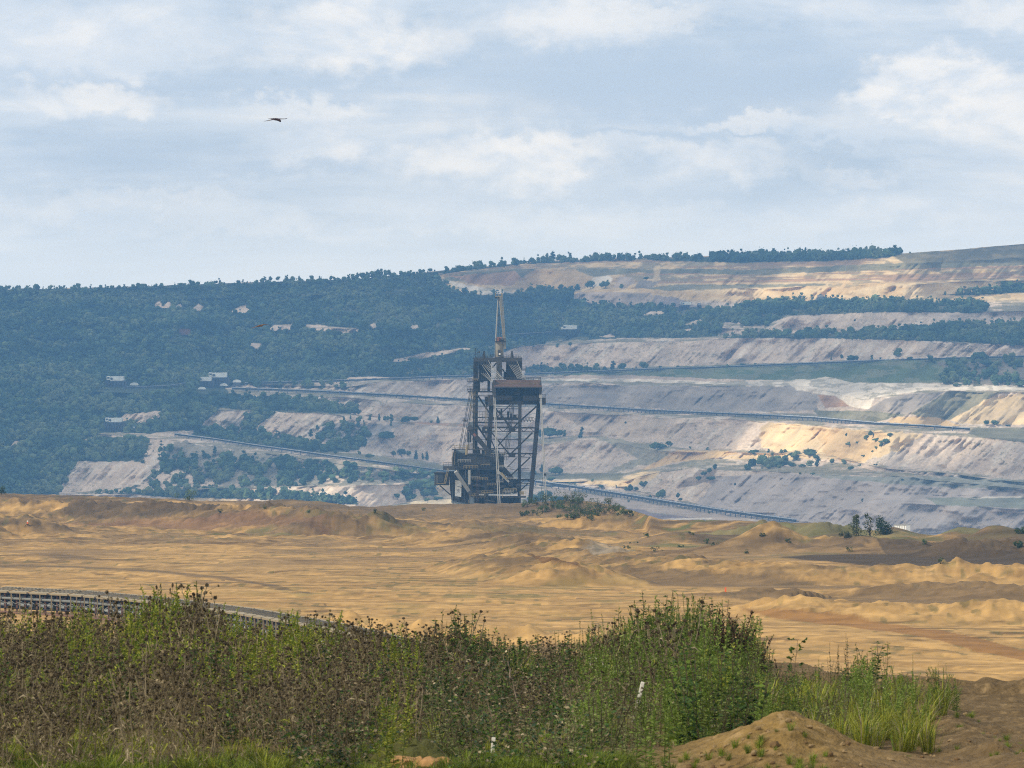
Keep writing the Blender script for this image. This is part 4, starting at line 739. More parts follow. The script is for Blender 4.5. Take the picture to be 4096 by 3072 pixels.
# truss of the slewing platform
for a, b, w in (((300, 1320), (620, 1330), 14), ((290, 1338), (620, 1362), 8), ((400, 1390), (620, 1400), 16), ((390, 1430), (650, 1440), 18), ((380, 1462), (700, 1470), 12)): bm_('platform_girder', (*a, FB + 1), (*b, FB + 1), w, STEEL2)
for a, b, w in (((310, 1330), (400, 1375), 7), ((400, 1345), (500, 1390), 7), ((490, 1370), (590, 1330), 7), ((480, 1395), (600, 1370), 6), ((480, 1430), (610, 1400), 7), ((410, 1310), (520, 1345), 6), ((540, 1440), (640, 1405), 6), ((420, 1300), (560, 1420), 6)): bm_('platform_brace', (*a, FB + .5), (*b, FB + .5), w, STEEL2)
bm_('platform_strut', (290, 1300, FB - 4), (378, 1432, FB - 2), 24, PALEST, h=26); bm_('platform_strut', (378, 1425, FB - 2), (388, 1450, FB - 2), 28, STEEL2)
# left side: cab, skirt and sign
cb_ = bx_('operator_cabin', 150, 1312, 246, 1392, FB - 2, FB + 5, STEEL2, bevel=.08)
bx_('cabin_roof', 148, 1306, 250, 1313, FB - 2.4, FB + 5.4, STEEL, cb_); bx_('cabin_window', 170, 1320, 208, 1372, FB - 2.12, FB - 2.02, GLASS, cb_); bx_('window_bar', 166, 1322, 169, 1376, FB - 2.2, FB - 2.0, PALEST, cb_); bx_('cabin_rail', 164, 1378, 214, 1381, FB - 2.3, FB - 2.1, YELL, cb_); bx_('cabin_door', 214, 1318, 238, 1388, FB - 2.12, FB - 2.02, STEEL, cb_)
m_ = MB(); m_.beam(E(212, 1380, FB - 2.6), E(236, 1278, FB - 2.6), .12, .3); m_.beam(E(224, 1380, FB - 2.6), E(246, 1278, FB - 2.6), .12, .3)
for i in range(12): t = i / 12; m_.beam(E(212 + 24 * t, 1380 - 102 * t, FB - 2.6), E(224 + 22 * t, 1380 - 102 * t, FB - 2.6), .1, .3)
m_.build('cabin_stair', YELL, exc)
bm_('cabin_strut', (186, 1394, FB), (254, 1455, FB + 2), 7, STEEL)
MB().prism([(E(x, 0).x, E(0, y).z) for x, y in ((246, 1300), (392, 1300), (400, 1520), (268, 1512), (256, 1455), (250, 1395))], FB + 1, FB + 9).build('skirt_plate', STEEL, exc)
for x0, x1 in ((262, 270), (282, 292), (300, 312), (338, 350), (366, 380)): bm_('skirt_rib', (x0, 1300, FB + .8), (x1, 1510, FB + .8), 3.5, BLUEG)
rail_(246, 1390, 284, FB - .6, h=40); bm_('skirt_walkway', (262, 1500, FB - 1), (370, 1520, FB - 1), 14, BLUEG, h=20); rail_(262, 1500, 372, FB - 1.6, y1=1516, h=26)
sg = MB().quadbox([E(284, 1463, FB + .5), E(326, 1468, FB - .4), E(326, 1468, FB - .2), E(284, 1463, FB + .7), E(286, 1358, FB + .5), E(328, 1363, FB - .4), E(328, 1363, FB - .2), E(286, 1358, FB + .7)]).build('sign_board', WHITEP, exc)
def word(txt, x, y, size, sx, mat, parent):
    cu = bpy.data.curves.new('lettering', 'FONT'); cu.body = txt; cu.size = size; cu.align_x = 'CENTER'; cu.align_y = 'CENTER'; cu.extrude = .02
    tmp = bpy.data.objects.new('lettering', cu); C.objects.link(tmp); bpy.context.view_layer.update()
    me = bpy.data.meshes.new_from_object(tmp.evaluated_get(bpy.context.evaluated_depsgraph_get())); bpy.data.objects.remove(tmp)
    me.materials.clear(); me.materials.append(mat); o = bpy.data.objects.new('lettering', me); C.objects.link(o); o.parent = parent
    o.rotation_euler = (R(90), 0, R(-28)); o.location = E(x, y, FB - .0); o.scale = (sx, 1, 1)
    return o
word('BAGGER', 311, 1390, 1.7, .26, LETTER, sg); word('291', 307, 1432, 1.5, .5, LETTER, sg)
# right side: drives
for x, y, r in ((652, 1385, 16), (675, 1425, 22), (700, 1395, 14)): MB().tube(E(x, y, FB - 1), E(x, y, FB + 3), r * SX, n=18).build('drive_motor', STEEL2, exc); MB().tube(E(x, y, FB - 1.3), E(x, y, FB - 1.02), r * .55 * SX, n=14).build('motor_cap', BLACK, exc)
bx_('drive_frame', 620, 1350, 705, 1440, FB + 3, FB + 8, STEEL); bx_('side_platform', 640, 1462, 752, 1474, FB - 1, FB + 5, STEEL2); rail_(715, 1462, 752, FB - 1, h=30, mat=YELL); bx_('equipment_box', 708, 1432, 738, 1452, FB - .5, FB + 2, YELL)
bx_('side_post', 690, 1474, 708, 1530, FB + 1, FB + 3, BLACK)
bx_('under_house', 390, 1470, 690, 1620, FB + 5, FB + 24, BLACK); bm_('arch_strut', (488, 1520, FB), (560, 1462, FB), 9, STEEL2); bm_('arch_strut', (560, 1462, FB), (605, 1520, FB), 9, STEEL2); bx_('post', 380, 1470, 412, 1640, FB - 1, FB + 4, BLUEG); bx_('post', 412, 1440, 440, 1640, FB, FB + 4, STEEL)
for x in (430, 438, 446, 390): bm_('pipe', (x, 1290, FB - 1.4), (x - 6, 1500, FB - 1.4), 2, RUSTY)
rx_ = random.Random(4)
for i in range(34):                              # catwalk rails, pipes and small beams crowding the lower body
    x = rx_.uniform(285, 640); y = rx_.uniform(1190, 1490); l = rx_.uniform(25, 110); k = rx_.random(); dd = FB + rx_.uniform(-2.4, -.4)
    if k < .45: rail_(x, y, min(x + l, 690), dd, mat=[STEEL2, YELL, PALEST][i % 3], h=rx_.uniform(14, 24))
    elif k < .75: bm_('pipe', (x, y, dd), (x + rx_.uniform(-4, 4), y + l * .8, dd), rx_.uniform(1.5, 4), [STEEL2, BLUEG, YELL, PALEST][i % 4])
    else: bm_('platform_girder', (x, y, dd), (min(x + l, 690), y + rx_.uniform(-20, 20), dd), rx_.uniform(4, 9), [STEEL2, STEEL][i % 2])
for i in range(12):
    y = 700 + i * 36; rail_(396, y, 432, RB - 3.2, mat=YELL if i % 3 == 0 else STEEL2, h=14)
# undercarriage, down on the working level behind the ridge
bx_('turntable', 330, 1620, 720, 2050, FB - 4, FB + 26, STEEL)
for i, x in enumerate((270, 400, 530, 660)):
    for dy in (FB - 14, FB + 8): bx_('crawler_track', x, 2040, x + 90, 2428, dy, dy + 16, BLACK, bevel=.8)

# ================================================================== belt conveyors across the pit
BELTC = mat_plain('conveyor_frame_grey', (.10, .12, .16), .6, vary=.3, vscale=.2); BELTT = mat_plain('conveyor_top_grey', (.42, .44, .46), .6, vary=.3, vscale=.3); RUBBER = mat_plain('rubber_belt', (.025, .025, .028), .7)
def far_conveyor(path, label, h=2.2, step=8.0, gap=2.2):
    pts = []
    for (u0, v0), (u1, v1) in zip(path, path[1:]):
        n = max(2, int(abs(u1 - u0) / 60)); pts += [(u0 + (u1 - u0) * i / n, v0 + (v1 - v0) * i / n) for i in range(n)]
    pts.append(path[-1]); W3 = [terr(*p) for p in pts]
    d = np.array([p.y for p in W3]); k = np.ones(5) / 5; d = np.convolve(np.pad(d, 2, mode='edge'), k, 'valid')
    W3 = [at(p[0], p[1], dd - 1.5) for p, dd in zip(pts, d)]
    o = empty('belt_conveyor', W3[0]); tag(o, label, 'conveyor', 'belt conveyors across the far benches'); b0 = W3[0]
    m = MB(); mt = MB()
    for a, b in zip(W3, W3[1:]):
        m.beam(a - b0 + Vector((0, 0, h * .62)), b - b0 + Vector((0, 0, h * .62)), h * .42, 1.6); mt.beam(a - b0 + Vector((0, -.4, h * .9)), b - b0 + Vector((0, -.4, h * .9)), h * .16, 1.9)
    m.build('belt', RUBBER, o)
    mt.build('idler_cover', BELTT, o)
    L_ = sum((b - a).length for a, b in zip(W3, W3[1:])); modules = max(1, min(90, int(L_ / 45))); per = []
    cum = np.concatenate([[0], np.cumsum([(b - a).length for a, b in zip(W3, W3[1:])])]); arr = np.array([tuple(p - b0) for p in W3])
    for i in range(modules):
        m = MB(); s0 = L_ * i / modules; s1 = L_ * (i + 1) / modules; n = max(2, int((s1 - s0) / step))
        for j in range(n):
            s = s0 + (s1 - s0) * j / n; p = Vector([np.interp(s, cum, arr[:, c]) for c in range(3)]); q_ = Vector([np.interp(s + step * .45, cum, arr[:, c]) for c in range(3)]); p2 = Vector([np.interp(s + (s1 - s0) / n * 1.02, cum, arr[:, c]) for c in range(3)])
            m.beam(p + Vector((0, -1.1, -.6)), p + Vector((0, -1.1, h * .95)), .5, .4); m.beam(p + Vector((0, -1.2, h * .25)), p2 + Vector((0, -1.2, h * .25)), .3, .2); m.beam(p + Vector((0, -1.0, h)), q_ + Vector((0, -1.0, h)), .35, .5)
        m.build('support_frame', BELTC, o)
    return o
far_conveyor([(930,1563),(1100,1568),(1300,1576),(1600,1592),(1900,1610),(2150,1622),(2600,1651),(3050,1671),(3250,1681),(3500,1704),(3700,1715),(3880,1727)], 'long dark belt conveyor crossing the middle bench to the sunlit sand heap')
far_conveyor([(700,1747),(850,1766),(1000,1789),(1300,1831),(1500,1857),(1750,1891),(1900,1907)], 'dark belt conveyor running down the left bench towards the excavator')
far_conveyor([(2000,1924),(2150,1940),(2300,1962),(2500,1994),(2700,2028),(2900,2060),(3060,2082),(3180,2098)], 'belt conveyor sloping across the purple pit floor right of the excavator', h=3.0)
far_conveyor([(2100,1502),(2350,1492),(2600,1482),(2850,1475),(3100,1465),(3500,1449),(3800,1440),(4096,1432),(4400,1425)], 'thin dark belt conveyor along the foot of the upper grey slope', h=1.5)
far_conveyor([(980,1540),(1200,1534),(1400,1528),(1580,1522),(1750,1514),(1900,1510)], 'upper belt conveyor running behind the shrubs left of the tower top', h=1.7)
far_conveyor([(500,1556),(600,1552),(680,1548),(760,1535)], 'short pale belt conveyor between the two groups of white drive stations', h=1.2)
far_conveyor([(1900,1352),(2050,1346),(2180,1338),(2240,1332)], 'belt conveyor feeding the spreader above the excavator crane', h=1.8)

# ================================================================== white hooded drive stations
HOOD = mat_plain('drive_hood_white', (.72, .73, .66), .5, vary=.12, vscale=.3); DARKFR = mat_plain('drive_frame_dark', (.07, .07, .085), .7, vary=.4, vscale=.2)
def drive_station(u, v, wpx, label, hpx=None, frame=1.0, lattice=False):
    p = terr(u, v); s = p.y / F; w = wpx * s; h = (hpx or wpx * .26) * s
    o = empty('drive_station', p); tag(o, label, 'drive station', 'white hooded drive stations on the benches')
    dk = 1.3 * h * frame; D = 5.0
    m = MB().prism([(-w * .28, dk), (-w * .28, dk + h * .75), (-w * .22, dk + h), (w * .5, dk + h * 1.06), (w * .5, dk + h * .1), (w * .44, dk)], -D, D); hood = m.build('hood', HOOD, o)
    MB().box((-w * .5, -D * .7, dk + h * .1), (-w * .30, D * .7, dk + h * 1.05)).build('drive_cabin', HOOD, o, .2)
    MB().box((-w * .47, -D * .7 - .12, dk + h * .5), (-w * .33, -D * .7 - .02, dk + h * .85)).build('cabin_window', GLASS, o)
    MB().tube((-w * .2, -D - .15, dk + h * .45), (-w * .2, -D + .1, dk + h * .45), h * .28, n=14).build('drum', DARKFR, o)
    MB().box((-w * .3, -D - .2, dk - .6), (w * .55, D, dk - .05)).build('deck', DARKFR, o)
    m = MB()
    for i in range(8):
        x = -w * .55 + w * 1.15 * i / 7; m.box((x, -D, -3), (x + .5, -D + .6, dk)); m.beam((x, -D, 0), (x + w * .15, -D, dk), .3, .3)
    m.box((-w * .6, -D + 1, -3), (w * .62, D, dk * .75)); m.build('frame', DARKFR, o)
    return o
drive_station(462, 1546, 68, 'white hooded drive station standing alone among the trees far left')
drive_station(816, 1545, 62, 'nearer of the two overlapping white drive stations at the conveyor head')
drive_station(872, 1534, 72, 'higher of the two overlapping white drive stations at the conveyor head')
drive_station(456, 1722, 66, 'white drive station on a dark block below the bare patch', frame=1.5)
drive_station(2742, 1236, 44, 'white drive station with dark legs before the upper sand face', frame=1.1)
def dome(u, v, wpx, label):
    p = terr(u, v); w = wpx * p.y / F; o = empty('hood_cover', p); tag(o, label, 'hood', 'low white hoods beside the drive stations')
    n = 12; pr = [(math.cos(math.pi * i / n) * w / 2, .8 + math.sin(math.pi * i / n) * w * .3) for i in range(n + 1)]
    MB().prism(pr, -3, 3).build('roof_shell', HOOD, o, .15); MB().box((-w * .46, -2.8, -2.5), (w * .46, 2.8, .78)).build('base', DARKFR, o); return o
for u, v, w, l in ((537, 1546, 32, 'low white hood right of the lone drive station'), (808, 1562, 28, 'low grey white hood below the paired drive stations'), (896, 1548, 30, 'low white hood below the higher paired drive station'), (948, 1534, 32, 'low white hood at the right end of the drive station group'), (536, 1716, 12, 'tiny white hood right of the dark drive block'), (2800, 1228, 24, 'low white hood beside the drive station under the sand face')): dome(u, v, w, l)

# ================================================================== the spreader and the other machines
p = terr(2290, 1350); s = p.y / F; sp = empty('spreader', p); tag(sp, 'grey latticed spreader with a long white cab on top above the pale slopes', 'spreader')
def sq(x, y): return ((x - 2290) * s, (1350 - y) * s)
def sbox(name, x0, y0, x1, y1, mat, d=4.0, par=sp): a, b = sq(x0, y1), sq(x1, y0); return MB().box((a[0], -d, a[1]), (b[0], d, b[1])).build(name, mat, par)
hull = MB().prism([sq(*c) for c in ((2250, 1317), (2252, 1302), (2262, 1300), (2308, 1302), (2308, 1316), (2290, 1318))], -4, 4).build('upper_cabin', HOOD, sp)
sbox('cabin_front', 2243, 1308, 2256, 1318, HOOD, 3); sbox('cabin_window', 2252, 1306, 2262, 1312, GLASS, 4.1, hull)
sbox('deck', 2246, 1318, 2350, 1321, STEEL2); sbox('boom', 2180, 1329, 2250, 1332, STEEL2, 2); sbox('house', 2308, 1320, 2354, 1336, STEEL2, 5); sbox('lower_deck', 2216, 1340, 2360, 1343, STEEL, 4); sbox('chassis', 2260, 1343, 2340, 1352, BLACK, 6)
lat = MB()
for i in range(18):
    a, b = sq(2218 + i * 7.5, 1341), sq(2218 + i * 7.5, 1322); c_ = sq(2225 + i * 7.5, 1322 if i % 2 else 1341)
    lat.beam((a[0], -4.2, a[1]), (b[0], -4.2, b[1]), .35, .3); lat.beam((a[0], -4.3, a[1]), (c_[0], -4.3, c_[1]), .25, .25)
lat.build('lattice', STEEL2, sp)
p = terr(2802, 1226); s = p.y / F; o = empty('dumping_machine', p); tag(o, 'dark dumping machine with a low boom beside the upper sand face', 'machine')
MB().box((-14 * s, -3, 0), (6 * s, 3, 8 * s)).build('body', DARKFR, o); MB().beam((-12 * s, 0, 10 * s), (16 * s, 0, 15 * s), .9, 1.2).build('boom', DARKFR, o); MB().box((-4 * s, -1, 8 * s), (2 * s, 1, 14 * s)).build('mast', DARKFR, o)
p = terr(3280, 1210); s = p.y / F; o = empty('bucket_machine', p); tag(o, 'small blue grey digging machine in front of the sunlit sand face', 'machine')
MB().prism([(-16 * s, 0), (-14 * s, 18 * s), (0, 24 * s), (14 * s, 18 * s), (22 * s, 0)], -4, 4).build('body', BLUEG, o); MB().box((-10 * s, -3, 22 * s), (10 * s, 3, 30 * s)).build('cabin', PALEST, o); MB().beam((10 * s, 0, 22 * s), (26 * s, 0, 18 * s), 1.2, 1).build('boom', BLUEG, o); MB().box((-20 * s, -5, -3), (22 * s, 5, 4 * s)).build('crawler_track', BLACK, o)
p = terr(725, 1328); s = p.y / F; o = empty('pump_house', p); tag(o, 'low reddish shed with a small stack among the trees on the left hill', 'shed')
MB().box((-12 * s, -4, -2), (36 * s, 4, 13 * s)).build('wall', REDP, o); MB().box((-46 * s, -3, -2), (-12 * s, 3, 5 * s)).build('annex', PALEST, o); MB().prism([(-14 * s, 13 * s), (12 * s, 17 * s), (38 * s, 13 * s)], -4.3, 4.3).build('roof', STEEL2, o); MB().box((0, -1, 15 * s), (3 * s, 1, 22 * s)).build('stack', STEEL2, o)
# a white container behind the near ridge on the right
p = at(3610, 2140, 1010); s = p.y / F; o = empty('site_container', p, R(-22)); tag(o, 'white site container behind the sand heaps on the right', 'container')
cont = MB().box((-26 * s, -1.2, -2), (24 * s, 1.2, 40 * s)).build('body', WHITEP, o, .03); MB().box((-27 * s, -1.3, 40 * s + .02), (25 * s, 1.3, 42 * s)).build('roof', PALEST, o)
for i in range(5): MB().box(((-24 + i * 10) * s, -1.24, 0), ((-23 + i * 10) * s, -1.2, 38 * s)).build('corrugation', PALEST, cont)

# ================================================================== the near belt conveyor at the left
CREAM = mat_plain('conveyor_cream_paint', (.24, .195, .12), .6, vary=.2, vscale=2, rust=(.25, .15, .08), rustamt=.4); PIPEG = mat_plain('pipe_grey', (.17, .18, .175), .5, vary=.15); WEBW = mat_plain('pale_roller', (.22, .235, .235), .45, vary=.1); BROWNP = mat_plain('brown_red_post', (.16, .085, .06), .7, vary=.25)
cpath = [(-330, 2436), (0, 2447), (330, 2466), (660, 2500), (1000, 2550), (1340, 2618), (1520, 2665), (1900, 2780), (2300, 2900)]
cw = [Vector((*onp(u, v), 0)) for u, v in cpath]
for c_ in cw: c_.z = ZP - .15
nc = empty('belt_conveyor', cw[1]); tag(nc, 'near belt conveyor with cream idler rows and pale rollers behind the weeds at left', 'conveyor'); b0 = cw[1]
cum = np.concatenate([[0], np.cumsum([(b - a).length for a, b in zip(cw, cw[1:])])]); arr = np.array([tuple(c_ - b0) for c_ in cw])
def on(s): return Vector([np.interp(s, cum, arr[:, k]) for k in range(3)])
SL_ = cum[-1]; NM = int(SL_ / 3.75)
for i in range(NM):
    s0, s1 = i * 3.75, i * 3.75 + 3.2; a, b = on(s0), on(s1); ax = (b - a).normalized(); nrm = Vector((ax.y, -ax.x, 0))            # nrm looks towards the camera
    top = MB(); top.beam(a + Vector((0, 0, 2.02)) + nrm * .95, b + Vector((0, 0, 2.02)) + nrm * .95, .12, .12); top.beam(a + Vector((0, 0, 2.3)) - nrm * .6, b + Vector((0, 0, 2.3)) - nrm * .6, .1, .1)
    fr = top.build('frame_module', CREAM, nc)
    pl_ = MB().quadbox([a + nrm * 1.0 + Vector((0, 0, 2.06)), b + nrm * 1.0 + Vector((0, 0, 2.06)), b - nrm * .75 + Vector((0, 0, 2.42)), a - nrm * .75 + Vector((0, 0, 2.42)), a + nrm * 1.0 + Vector((0, 0, 2.1)), b + nrm * 1.0 + Vector((0, 0, 2.1)), b - nrm * .75 + Vector((0, 0, 2.46)), a - nrm * .75 + Vector((0, 0, 2.46))]); pl_.build('cover_plate', CREAM, fr)
    for k in range(5):
        c_ = a + (b - a) * ((k + .6) / 5); MB().quadbox([c_ + nrm * .6 + ax * -.12 + Vector((0, 0, 2.14)), c_ + nrm * .6 + ax * .1 + Vector((0, 0, 2.14)), c_ - nrm * .5 + ax * .16 + Vector((0, 0, 2.37)), c_ - nrm * .5 + ax * -.06 + Vector((0, 0, 2.37)), c_ + nrm * .6 + ax * -.12 + Vector((0, 0, 2.2)), c_ + nrm * .6 + ax * .1 + Vector((0, 0, 2.2)), c_ - nrm * .5 + ax * .16 + Vector((0, 0, 2.43)), c_ - nrm * .5 + ax * -.06 + Vector((0, 0, 2.43))]).build('idler_slot', BLACK, fr)
    for k in range(2):
        c_ = a + (b - a) * (.08 + k * .5)
        MB().beam(c_ + nrm * .95, c_ + nrm * .95 + Vector((0, 0, 2.0)), .11, .11).build('post', CREAM, fr); MB().box(c_ + nrm * .5 + ax * .05 + Vector((0, -.2, 0)), c_ + nrm * .5 + ax * .38 + Vector((0, .2, 1.95))).build('post_web', BROWNP, fr)
        e_ = c_ + ax * .95 + nrm * .3; MB().tube(e_ + ax * -.5 + Vector((0, 0, .95)), e_ + ax * .5 + Vector((0, 0, .88)), .17, n=10).build('return_roller', WEBW, fr); MB().tube(e_ + ax * -.5 + Vector((0, 0, 1.62)), e_ + ax * .5 + Vector((0, 0, 1.68)), .1, n=8).build('carry_roller', WEBW, fr)
    MB().beam(a + nrm * .95 + Vector((0, 0, .22)), on(s0 + 3.75) + nrm * .95 + Vector((0, 0, .22)), .12, .14).build('base_rail', BROWNP, fr)
def strip(name, z, w, h, off, mat):
    m = MB(); n = NM * 2
    for i in range(n):
        a, b = on(SL_ * i / n), on(SL_ * (i + 1) / n); ax = (b - a).normalized(); nrm = Vector((ax.y, -ax.x, 0)) * off
        m.beam(a + nrm + Vector((0, 0, z)), b + nrm + Vector((0, 0, z)), h, w)
    return m.build(name, mat, nc)
strip('carrying_belt', 1.9, 1.4, .06, 0, RUBBER); strip('return_belt', .62, 1.4, .05, 0, RUBBER); strip('inner_panel', 1.15, .05, 1.4, -.55, RUBBER)
m = MB()
for i in range(NM * 2): m.tube(on(SL_ * i / (NM * 2)) + Vector((0, -1.25, 1.47)), on(SL_ * (i + 1) / (NM * 2)) + Vector((0, -1.25, 1.47)), .12, n=8)
m.build('water_pipe', PIPEG, nc)
m = MB(); n = NM * 8
for i in range(n):
    f = lambda k: on(SL_ * k / n) + Vector((0, -1.2, 1.12 + .12 * math.sin(k * math.pi / 2.0)))
    m.tube(f(i), f(i + 1), .035, n=5)
m.build('cable', PIPEG, nc)
# ================================================================== trees
_b = bmesh.new(); bmesh.ops.create_icosphere(_b, subdivisions=1, radius=1.0); _b.verts.ensure_lookup_table()
ICV = np.array([v.co[:] for v in _b.verts]); ICF = np.array([[v.index for v in f.verts] for f in _b.faces]); _b.free()
def crown_np(rng, kind='broad', lobes=4, leaves=60):
    """a crown one unit high and about as wide, standing on z = 0: knobbly lobes wrapped in loose leaf clumps"""
    V, Fq, T = [], [], []; n = 0
    if kind == 'broad': cs = [(rng.normal(0, .16), rng.normal(0, .16), rng.uniform(.3, .72), rng.uniform(.24, .34)) for _ in range(lobes)]
    elif kind == 'tall': cs = [(rng.normal(0, .07), rng.normal(0, .07), .22 + .62 * i / max(1, lobes - 1), .22 - .10 * i / lobes) for i in range(lobes)]
    else: cs = [(rng.normal(0, .02), rng.normal(0, .02), .16 + .7 * i / max(1, lobes - 1), .26 * (1 - .85 * i / lobes)) for i in range(lobes)]
    for cx, cy, cz, r in cs:
        w = 1 + rng.normal(0, .2, len(ICV)); P_ = ICV * w[:, None] * np.array((r, r, r * (.85 if kind != 'cone' else .75))) + (cx, cy, cz)
        V.append(P_); Fq.append(ICF + n); n += len(P_); T.append(np.full(len(P_), rng.uniform(.75, 1.25)))
    for _ in range(leaves):
        cx, cy, cz, r = cs[rng.integers(len(cs))]; d = rng.normal(size=3); d /= np.linalg.norm(d); c = np.array((cx, cy, cz)) + d * r * rng.uniform(.9, 1.35)
        a = rng.normal(size=3); a /= np.linalg.norm(a); b = np.cross(d, a); s = rng.uniform(.03, .075)
        V.append(np.array([c + a * s, c - a * s * .6 + b * s, c - a * s * .6 - b * s])); Fq.append(np.array([[n, n + 1, n + 2]])); n += 3; T.append(np.full(3, rng.uniform(.7, 1.5)))
    return np.concatenate(V), np.concatenate(Fq), np.concatenate(T)
def trunk_np(h, r, n=6):
    a = np.arange(n) * 2 * np.pi / n; c = np.stack([np.cos(a), np.sin(a)], -1)
    V = np.concatenate([np.c_[c * r, np.full(n, -.08)], np.c_[c * r * .5, np.full(n, h)]]); Fq = []
    for i in range(n): j = (i + 1) % n; Fq += [[i, j, n + j], [i, n + j, n + i]]
    return V, np.array(Fq)
rt = np.random.default_rng(21)
PB = [crown_np(rt, 'broad', 3, 34) for _ in range(5)] + [crown_np(rt, 'tall', 3, 30) for _ in range(3)] + [crown_np(rt, 'cone', 3, 25) for _ in range(2)]
STN = [[(u - w, v - 6), (u + w, v - 6), (u + w, v + 34), (u - w, v + 34)] for u, v, w in ((470, 1546, 48), (816, 1548, 40), (876, 1540, 46), (456, 1722, 46), (725, 1328, 40), (940, 1536, 30), (540, 1548, 26))] + [[(2180, 1335), (2360, 1335), (2360, 1372), (2180, 1365)], [(2700, 1225), (2820, 1225), (2820, 1250), (2700, 1255)], [(500, 1552), (760, 1532), (760, 1556), (500, 1576)]]
LEAFC = np.array([(.036, .070, .034), (.056, .096, .042), (.076, .120, .050), (.096, .138, .056), (.130, .160, .072)])
def scatter(name, polys, excl, du, dv, h, wide, label, seed, thin=0.0):
    rng = np.random.default_rng(seed); us, vs_ = [], []
    for p in polys:
        a = np.array(p, float); u0, u1, v0, v1 = max(a[:, 0].min(), -420), min(a[:, 0].max(), 4500), a[:, 1].min(), a[:, 1].max()
        gu, gv = np.meshgrid(np.arange(u0, u1, du), np.arange(v0, v1, dv)); gu = gu.ravel() + rng.uniform(-.6, .6, gu.size) * du; gv = gv.ravel() + rng.uniform(-.6, .6, gv.size) * dv
        ju = (fbm(gu / 22, gv / 22, 40, 3) - .5) * 14; jv = (fbm(gu / 22, gv / 22, 45, 3) - .5) * 7
        ok = inpoly(gu + ju, gv + jv, p)
        for e in excl: ok &= ~(inpoly(gu + ju * .6, gv + jv * .6, e) | inpoly(gu + ju * .6, gv - 11 + jv * .6, e))
        if thin > 0: ok &= fbm(gu / 28, gv / 18, 70, 3) > thin
        us.append(gu[ok]); vs_.append(gv[ok])
    us = np.concatenate(us); vs_ = np.concatenate(vs_); d = terr_many(us, vs_)
    V, Fq, Cc = [], [], []; n = 0
    tone = fbm(us / 70, vs_ / 22, 81, 4) * .55 + fbm(us / 260, vs_ / 60, 84, 3) * .45; gap = fbm(us / 40, vs_ / 12, 87, 3)
    for i in range(len(us)):
        if gap[i] > .67: continue
        pv, pf, pt = PB[rng.choice(10, p=[.15, .15, .15, .15, .12, .07, .06, .05, .05, .05])]
        hh = h * (.55 + rng.random() ** 1.5 * 1.0) * (.72 if thin == 0 and vs_[i] < 1215 and us[i] < 1900 else 1.0); ww = hh * wide * rng.uniform(.85, 1.2); a = rng.uniform(0, 6.28); c, s = math.cos(a), math.sin(a)
        x = pv[:, 0] * ww; y = pv[:, 1] * ww
        V.append(np.stack([x * c - y * s + (us[i] - U0) / F * d[i], x * s + y * c + d[i], pv[:, 2] * hh - .12 * hh + (VH - vs_[i]) / F * d[i]], -1)); Fq.append(pf + n); n += len(pv)
        k = np.clip((tone[i] - .38) / .24 + rng.normal(0, .22), 0, .999) * 4; k0 = int(k); cc = LEAFC[k0] * (1 - k + k0) + LEAFC[k0 + 1] * (k - k0)
        Cc.append(cc[None] * pt[:, None])
    o = mesh_np(name, np.concatenate(V), np.concatenate(Fq), M_FOREST, np.concatenate(Cc)); tag(o, label, kind='stuff'); return len(us)
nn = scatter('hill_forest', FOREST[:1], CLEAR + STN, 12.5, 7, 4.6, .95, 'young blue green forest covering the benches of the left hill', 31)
nn += scatter('bench_forest', FOREST[1:3] + FOREST[5:6] + FOREST[6:8], CLEAR, 12, 6, 4.6, 1.0, 'dense low tree belts on the benches', 32)
nn += scatter('skyline_forest', FOREST[3:5], [], 7, 4, 4.8, .9, 'dark wood along the skyline', 33)
nn += scatter('bench_scrub', THIN, CLEAR, 14, 7, 4.4, 1.0, 'loose scrub on the lower slopes', 34, thin=.54)
nn += scatter('conveyor_scrub', [FOREST[8]], [], 14, 6, 4.0, .9, 'low trees along the upper conveyor', 35)
print('forest trees', nn)
# ---- the trees one can tell apart
def tree_mesh(seed, kind, lobes, leaves, cols, wide):
    rng = np.random.default_rng(seed); pv, pf, pt = crown_np(rng, kind, lobes, leaves); pv = pv * (wide, wide, .92) + (0, 0, .08)
    tv, tf = trunk_np(.4, .03); c = cols[0][None] * (1 - (pt[:, None] - .7) * 0) * pt[:, None]
    V = np.concatenate([pv, tv]); Fq = np.concatenate([pf, tf + len(pv)]); Cc = np.concatenate([c, np.full((len(tv), 3), .06)])
    o = mesh_np('tree', V, Fq, M_FOREST, Cc, link=False); return o.data
TM = {'b': [tree_mesh(50 + i, 'broad', 6, 130, [LEAFC[i % 4] * 1.0], 1.0) for i in range(4)], 't': [tree_mesh(60 + i, 'tall', 5, 110, [LEAFC[i % 3]], 1.0) for i in range(3)], 'c': [tree_mesh(70 + i, 'cone', 5, 90, [LEAFC[0]], 1.0) for i in range(2)],
      'w': [tree_mesh(80 + i, 'broad', 8, 150, [LEAFC[i % 4]], 1.9) for i in range(3)]}
